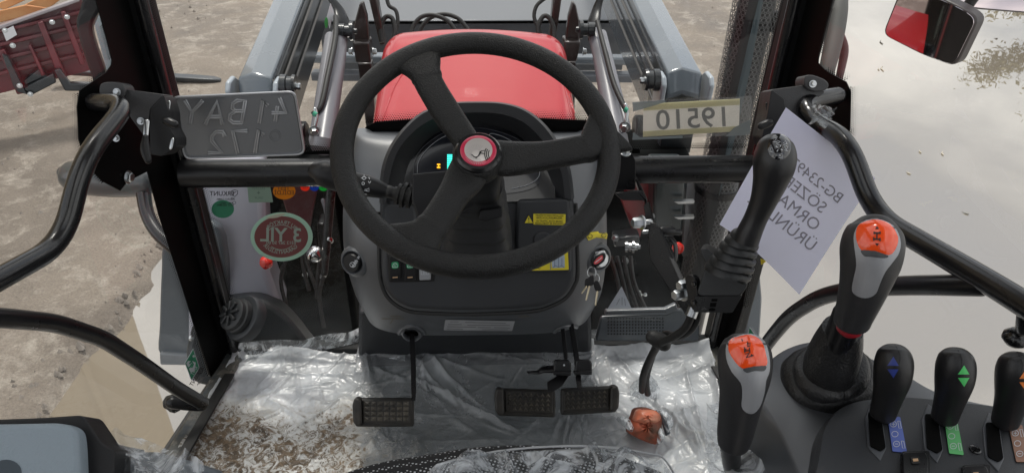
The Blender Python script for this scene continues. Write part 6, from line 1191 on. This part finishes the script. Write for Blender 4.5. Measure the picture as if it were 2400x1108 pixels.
for q in ([(1482, 240), (1560, 235), (1560, 240), (1484, 262)], [(1484, 310), (1500, 322), (1600, 318), (1600, 324), (1482, 328)], [(1720, 300), (1760, 280), (1758, 316), (1700, 320)]): pxslab('tape_fold', q, NQ2, .0004, mat('tape_fold_grey', (.30, .34, .35), .25, alpha=.6, coat=.6), nc, off=.0045, smooth=False)
sg = thing('paper_sign', 'lilac white paper sheet with mirrored printing taped to the right grab tube', 'paper sheet', at(1870, 460, d=1.12)); g = G(); cs = [(1842, 252), (2052, 418), (1875, 681), (1686, 527)]; nn = 14; vs = []
A_, B_, C_, D_ = at(*cs[0], d=1.13), at(*cs[1], d=1.08), at(*cs[2], d=1.06), at(*cs[3], d=1.12)
for j in range(nn+1):
    for i in range(nn+1):
        u, v = i/nn, j/nn; p = (A_*(1-u)+B_*u)*(1-v)+(D_*(1-u)+C_*u)*v; vs.append(p+V((.4, .8, .1))*(.012*math.sin(u*3.1+.5)*v+.006*math.sin(v*4)))
fs = [(j*(nn+1)+i, j*(nn+1)+i+1, (j+1)*(nn+1)+i+1, (j+1)*(nn+1)+i) for j in range(nn) for i in range(nn)]
pm = mat('lilac_paper', (.62, .63, .84), .75, tl=(.60, .61, .80), var=.03, vs=20); b_ = pm.node_tree.nodes['Principled BSDF']; ps = obj('paper', vs, fs, pm, sg, ang=180); SPp = Surf(ps)
PT = mat('paper_show_through', (.20, .19, .235), .8)
for s_, x, y, sz in (('BG-23497', 1921, 425, 46), ('SÖZER', 1862, 455, 50), ('ORMAN', 1848, 478, 54), ('ÜRÜNLERİ', 1830, 502, 54)): pass
for s_, x, y, sz in (('BG-23497', 1913, 424, 36), ('SÖZER', 1886, 456, 39), ('ORMAN', 1860, 489, 40), ('ÜRÜNLERİ', 1833, 522, 40)): text('paper_print', s_, x, y, sz, SPp, PT, sg, mirror=True, ang=38, off=.0008)
cl_ = thing('clear_tape', 'crumpled clear tape holding the paper to the right grab tube', 'tape', at(1925, 275, pl=DR, off=.12)); 
for k, (pts, w) in enumerate((([(1905, 250), (1918, 262), (1940, 290)], .024), ([(1900, 285), (1925, 275), (1956, 262)], .016), ([(1915, 255), (1935, 262), (1950, 275)], .020))):
    P = [at(x, y, pl=DR, off=.122+.004*k) for x, y in pts]; g = G(); rs = []
    for i, p in enumerate(crom(P, 5)): rs.append([p+V((0, -.35, .9))*((q/6-.5)*w*(1+.3*noise.noise(p*90)))+DR.n*(.006*noise.noise(p*60+V((q*.9, k, 0)))) for q in range(7)])
    g.rings(rs, closed=False, cap=False); g.mk('tape_strip', film_mat('tape_crumple%d' % k, 1, .40, False), cl_, ang=20)
LWQ = Plane((0, 1.3085, 0), (0, -1, 0))
def sticker(name, lab, poly, m, rows, off=0, grp=None, cat='sticker'):
    c = (sum(p[0] for p in poly)/len(poly), sum(p[1] for p in poly)/len(poly)); t = thing(name, lab, cat, at(*c, y=1.308), grp); pxslab('sticker_face', poly, LWQ, .0004, m, t, off=off, smooth=False)
    for s_, x, y, sz, mm, kw in rows: text('sticker_print', s_, x, y, sz, LWQ, mm, t, mirror=True, off=off+.001, **kw)
    return t
DG = mat('dark_green_print', (.04, .10, .07), .6)
t = thing('maker_marking', 'black glass marking with a shield on the left lower pane', 'marking', at(528, 455, y=1.308)); MK = mat('marking_black', (.02, .02, .025), .5)
text('marking_print', 'ERKUNT', 520, 454, 15, LWQ, MK, t, mirror=True, bold=.02); pxlines('marking_shield', [[(543, 447), (550, 445), (557, 447), (557, 454), (550, 461), (543, 455), (543, 447)], [(547, 455), (550, 450), (554, 450)]], LWQ, 1.6, MK, t)
for s_, x, y, sz in (('AGURO CAMA', 529, 467, 6.5), ('43R - 00521', 530, 476, 6.5), ('DOT AS2 M90', 528, 481, 6.5)): text('marking_print', s_, x, y, sz, LWQ, MK, t, mirror=True, off=.003, bold=.015)
pxlines('marking_print', [ell(549, 475, 4, 3, 12)+[(553, 475)], ell(545, 465, 4, 2, 12)+[(549, 465)]], LWQ, 1, MK, t)
GT = mat('translucent_green', (.07, .25, .17), .5, tl=1)
sticker('green_dot_sticker', 'plain round green sticker under the marking on the left lower pane', ell(522, 490, 26.5, 21, 30), GT, [])
sticker('pale_label', 'pale grey green rectangular label on the left lower pane', rpoly([(579, 433), (632, 431), (640, 474), (583, 475)], 3), mat('pale_green_label', (.26, .33, .29), .5, tl=1), [('ERKUNT', 606, 442, 8, mat('pale_print', (.16, .22, .19), .6), {}), ('GRUP', 607, 464, 8, MATS['pale_print'], {}), ('✦', 606, 452, 10, MATS['pale_print'], {})])
sticker('test_sticker', 'round amber sticker reading TEST EDİLDİ from behind', ell(666, 448, 26.5, 19.5, 32), mat('amber_sticker', (.50, .24, .01), .5, tl=1), [('TEST', 664, 441, 14, mat('amber_print', (.14, .07, .01), .6), dict(bold=.02)), ('EDİLDİ', 666, 452, 14, MATS['amber_print'], dict(bold=.02))])
for nm, x, cc, lab, s_, cp_ in (('colour_dot_sticker', 715, (.80, .07, .02), 'small round red sticker below the crossbar, leftmost of three', 'KD', (.35, .02, .01)), ('colour_dot_sticker', 737, (.01, .10, .45), 'small round blue sticker between the red and green ones', 'M', (.0, .03, .16)), ('colour_dot_sticker', 758, (.02, .48, .10), 'small round green sticker beside the blue one near the wheel', 'OK', (.0, .16, .04))):
    sticker(nm, lab, ell(x, 438.5, 11, 9.5, 24), mat('dot_%d' % x, cc, .5, tl=1), [(s_, x, 438, 9, mat('dotp_%d' % x, cp_, .6), {})], off=.0004*(x == 737), grp='three small colour dot stickers')
wt = sticker('warranty_sticker', 'large round red and pale green sticker reading 3 YIL from behind', ell(660, 555, 73, 57, 48), mat('pale_mint', (.36, .48, .42), .45, tl=1), [])
pxslab('sticker_red_field', ell(659, 555, 63, 48.5, 44), LWQ, .0004, mat('faded_red', (.30, .11, .11), .5, tl=1), wt, off=.0006, smooth=False)
PM = mat('mint_print', (.50, .62, .55), .6, tl=1)
text('sticker_print', '3 YIL', 659, 552, 45, LWQ, PM, wt, mirror=True, off=.0018, bold=.03, sx=1.02, ang=1); text('sticker_print', '0312 267 50 00', 659, 569, 10.5, LWQ, PM, wt, mirror=True, off=.0018, bold=.015, sx=1.05)
text('sticker_print', 'BU TRAKTÖR', 661, 521, 12.5, LWQ, PM, wt, mirror=True, off=.0018, bold=.015, arc=(46, 1), ang=2); text('sticker_print', 'GARANTİLİDİR', 657, 591, 12, LWQ, PM, wt, mirror=True, off=.0018, bold=.015, arc=(52, -1), ang=2)
pxlines('sticker_arc', [ell(659, 556, 34, 29, 14, 215, 325), ell(659, 556, 34, 29, 14, 40, 140)], LWQ, 1.6, PM, wt, off=.0018)
pxslab('sticker_notch', c2([(622, 511), (645, 503), (670, 500), (650, 510)], 3), LWQ, .0004, mat('cream_notch', (.42, .42, .33), .5), wt, off=.0022, smooth=False)
pl2 = sticker('white_data_label', 'white printed label standing behind the right lower pane above the foot plate', [(1425, 722), (1457, 671), (1480, 722)], mat('white_label_dim', (.42, .45, .50), .5), [])
pxlines('label_print', [[(1445, 714), (1452, 700)], [(1458, 715), (1458, 696)], [(1466, 716), (1464, 700)]], LWQ, 1.0, mat('label_dark', (.08, .09, .11), .6), pl2, off=.001)
# emergency exit sticker on the left door
es = thing('exit_sticker', 'green and white running man exit sticker on the left door glass', 'sticker', at(452, 850, pl=DL)); EQ = Plane(DL.o+DL.n*.003, DL.n)
pxslab('sticker_face', [(433, 850), (453, 816), (468, 862), (449, 891)], EQ, .0004, mat('white_print'), es, smooth=False); pxslab('green_field', [(435, 850), (453, 819), (466, 861), (449, 888)], EQ, .0004, mat('exit_green', (.005, .22, .10), .5), es, off=.0006, smooth=False)
pxslab('white_field', [(437, 851), (441, 845), (456, 845), (459, 850), (455, 870), (447, 872)], EQ, .0003, WHTP, es, off=.0012, smooth=False)
pxlines('running_man', [[(452, 838), (449, 846), (453, 853), (449, 861)], [(449, 846), (444, 852)], [(451, 842), (457, 847)], [(450, 852), (445, 860), (440, 862)]], EQ, 3.4, mat('exit_green'), es, off=.0018); decal('running_man', ell(454, 834, 3, 3, 10), EQ, WHTP, es, off=.0018, nr=1)
text('sticker_print', 'EXIT', 455, 868, 11, EQ, WHTP, es, mirror=True, ang=-62, off=.0018, bold=.02)
text('marking_print', 'ERKUNT', 461, 882, 13, EQ, BLKP, es, mirror=True, ang=-58, off=.001, bold=.02); pxlines('marking_shield', [ell(470, 869, 5, 6, 14)+[(475, 869)]], EQ, 1.5, BLKP, es, off=.001)
for k in range(3): pxlines('marking_print', [[(462+k*4, 902-k*2), (472+k*3, 884-k*1)]], EQ, 1.6, mat('grey_marks', (.25, .25, .25), .6), es, off=.001)
e2 = thing('exit_sticker', 'green tipped exit sticker on the right door glass behind the front gear lever', 'sticker', at(1768, 785, pl=DR)); RQ = Plane(DR.o+DR.n*.003, DR.n)
pxslab('sticker_face', [(1757, 766), (1778, 794), (1772, 806), (1750, 790)], RQ, .0004, WHTP, e2, smooth=False); pxslab('green_field', [(1757, 769), (1770, 787), (1765, 800), (1752, 790)], RQ, .0004, MATS['exit_green'], e2, off=.0006, smooth=False)
ys = pxslab('yellow_tag', [(1782, 606), (1796, 612), (1784, 620)], RQ, .001, YEL, None, smooth=False); tag(ys, 'tiny yellow tag at the lower left edge of the paper sheet', 'tag')
# arm label on the left loader arm
al = thing('arm_label', 'white and green label on the inner face of the left loader arm', 'label', at(771, 40, d=2.3)); ALQ = Plane(at(771, 45, d=2.14), (.6, -.8, .1)); pxslab('label_face', [(775, 8), (782, 30), (773, 68), (765, 45)], ALQ, .001, WHT, al, smooth=False); pxslab('green_corner', ell(765, 54, 4, 13, 18), ALQ, .001, mat('leaf_green', (.06, .32, .08), .5), al, off=.0012, smooth=False)
text('wrap_print', 'ERKUNT', 1686, 430, 13, WS, mat('marking_black'), None, mirror=True, off=.006, bold=.01)
o = bpy.data.objects['wrap_print.004']; o.name = 'pane_marking'; tag(o, 'faint black maker name on the right lower pane in front of the exhaust guard', 'marking')
for a_, k_ in ((bpy.data.objects['loader_arm'], 'loader_boom'), (bpy.data.objects['loader_arm.001'], 'loader_boom.001')): a_.name = k_
for o in COL.objects:
    if '_w' in o: del o['_w']
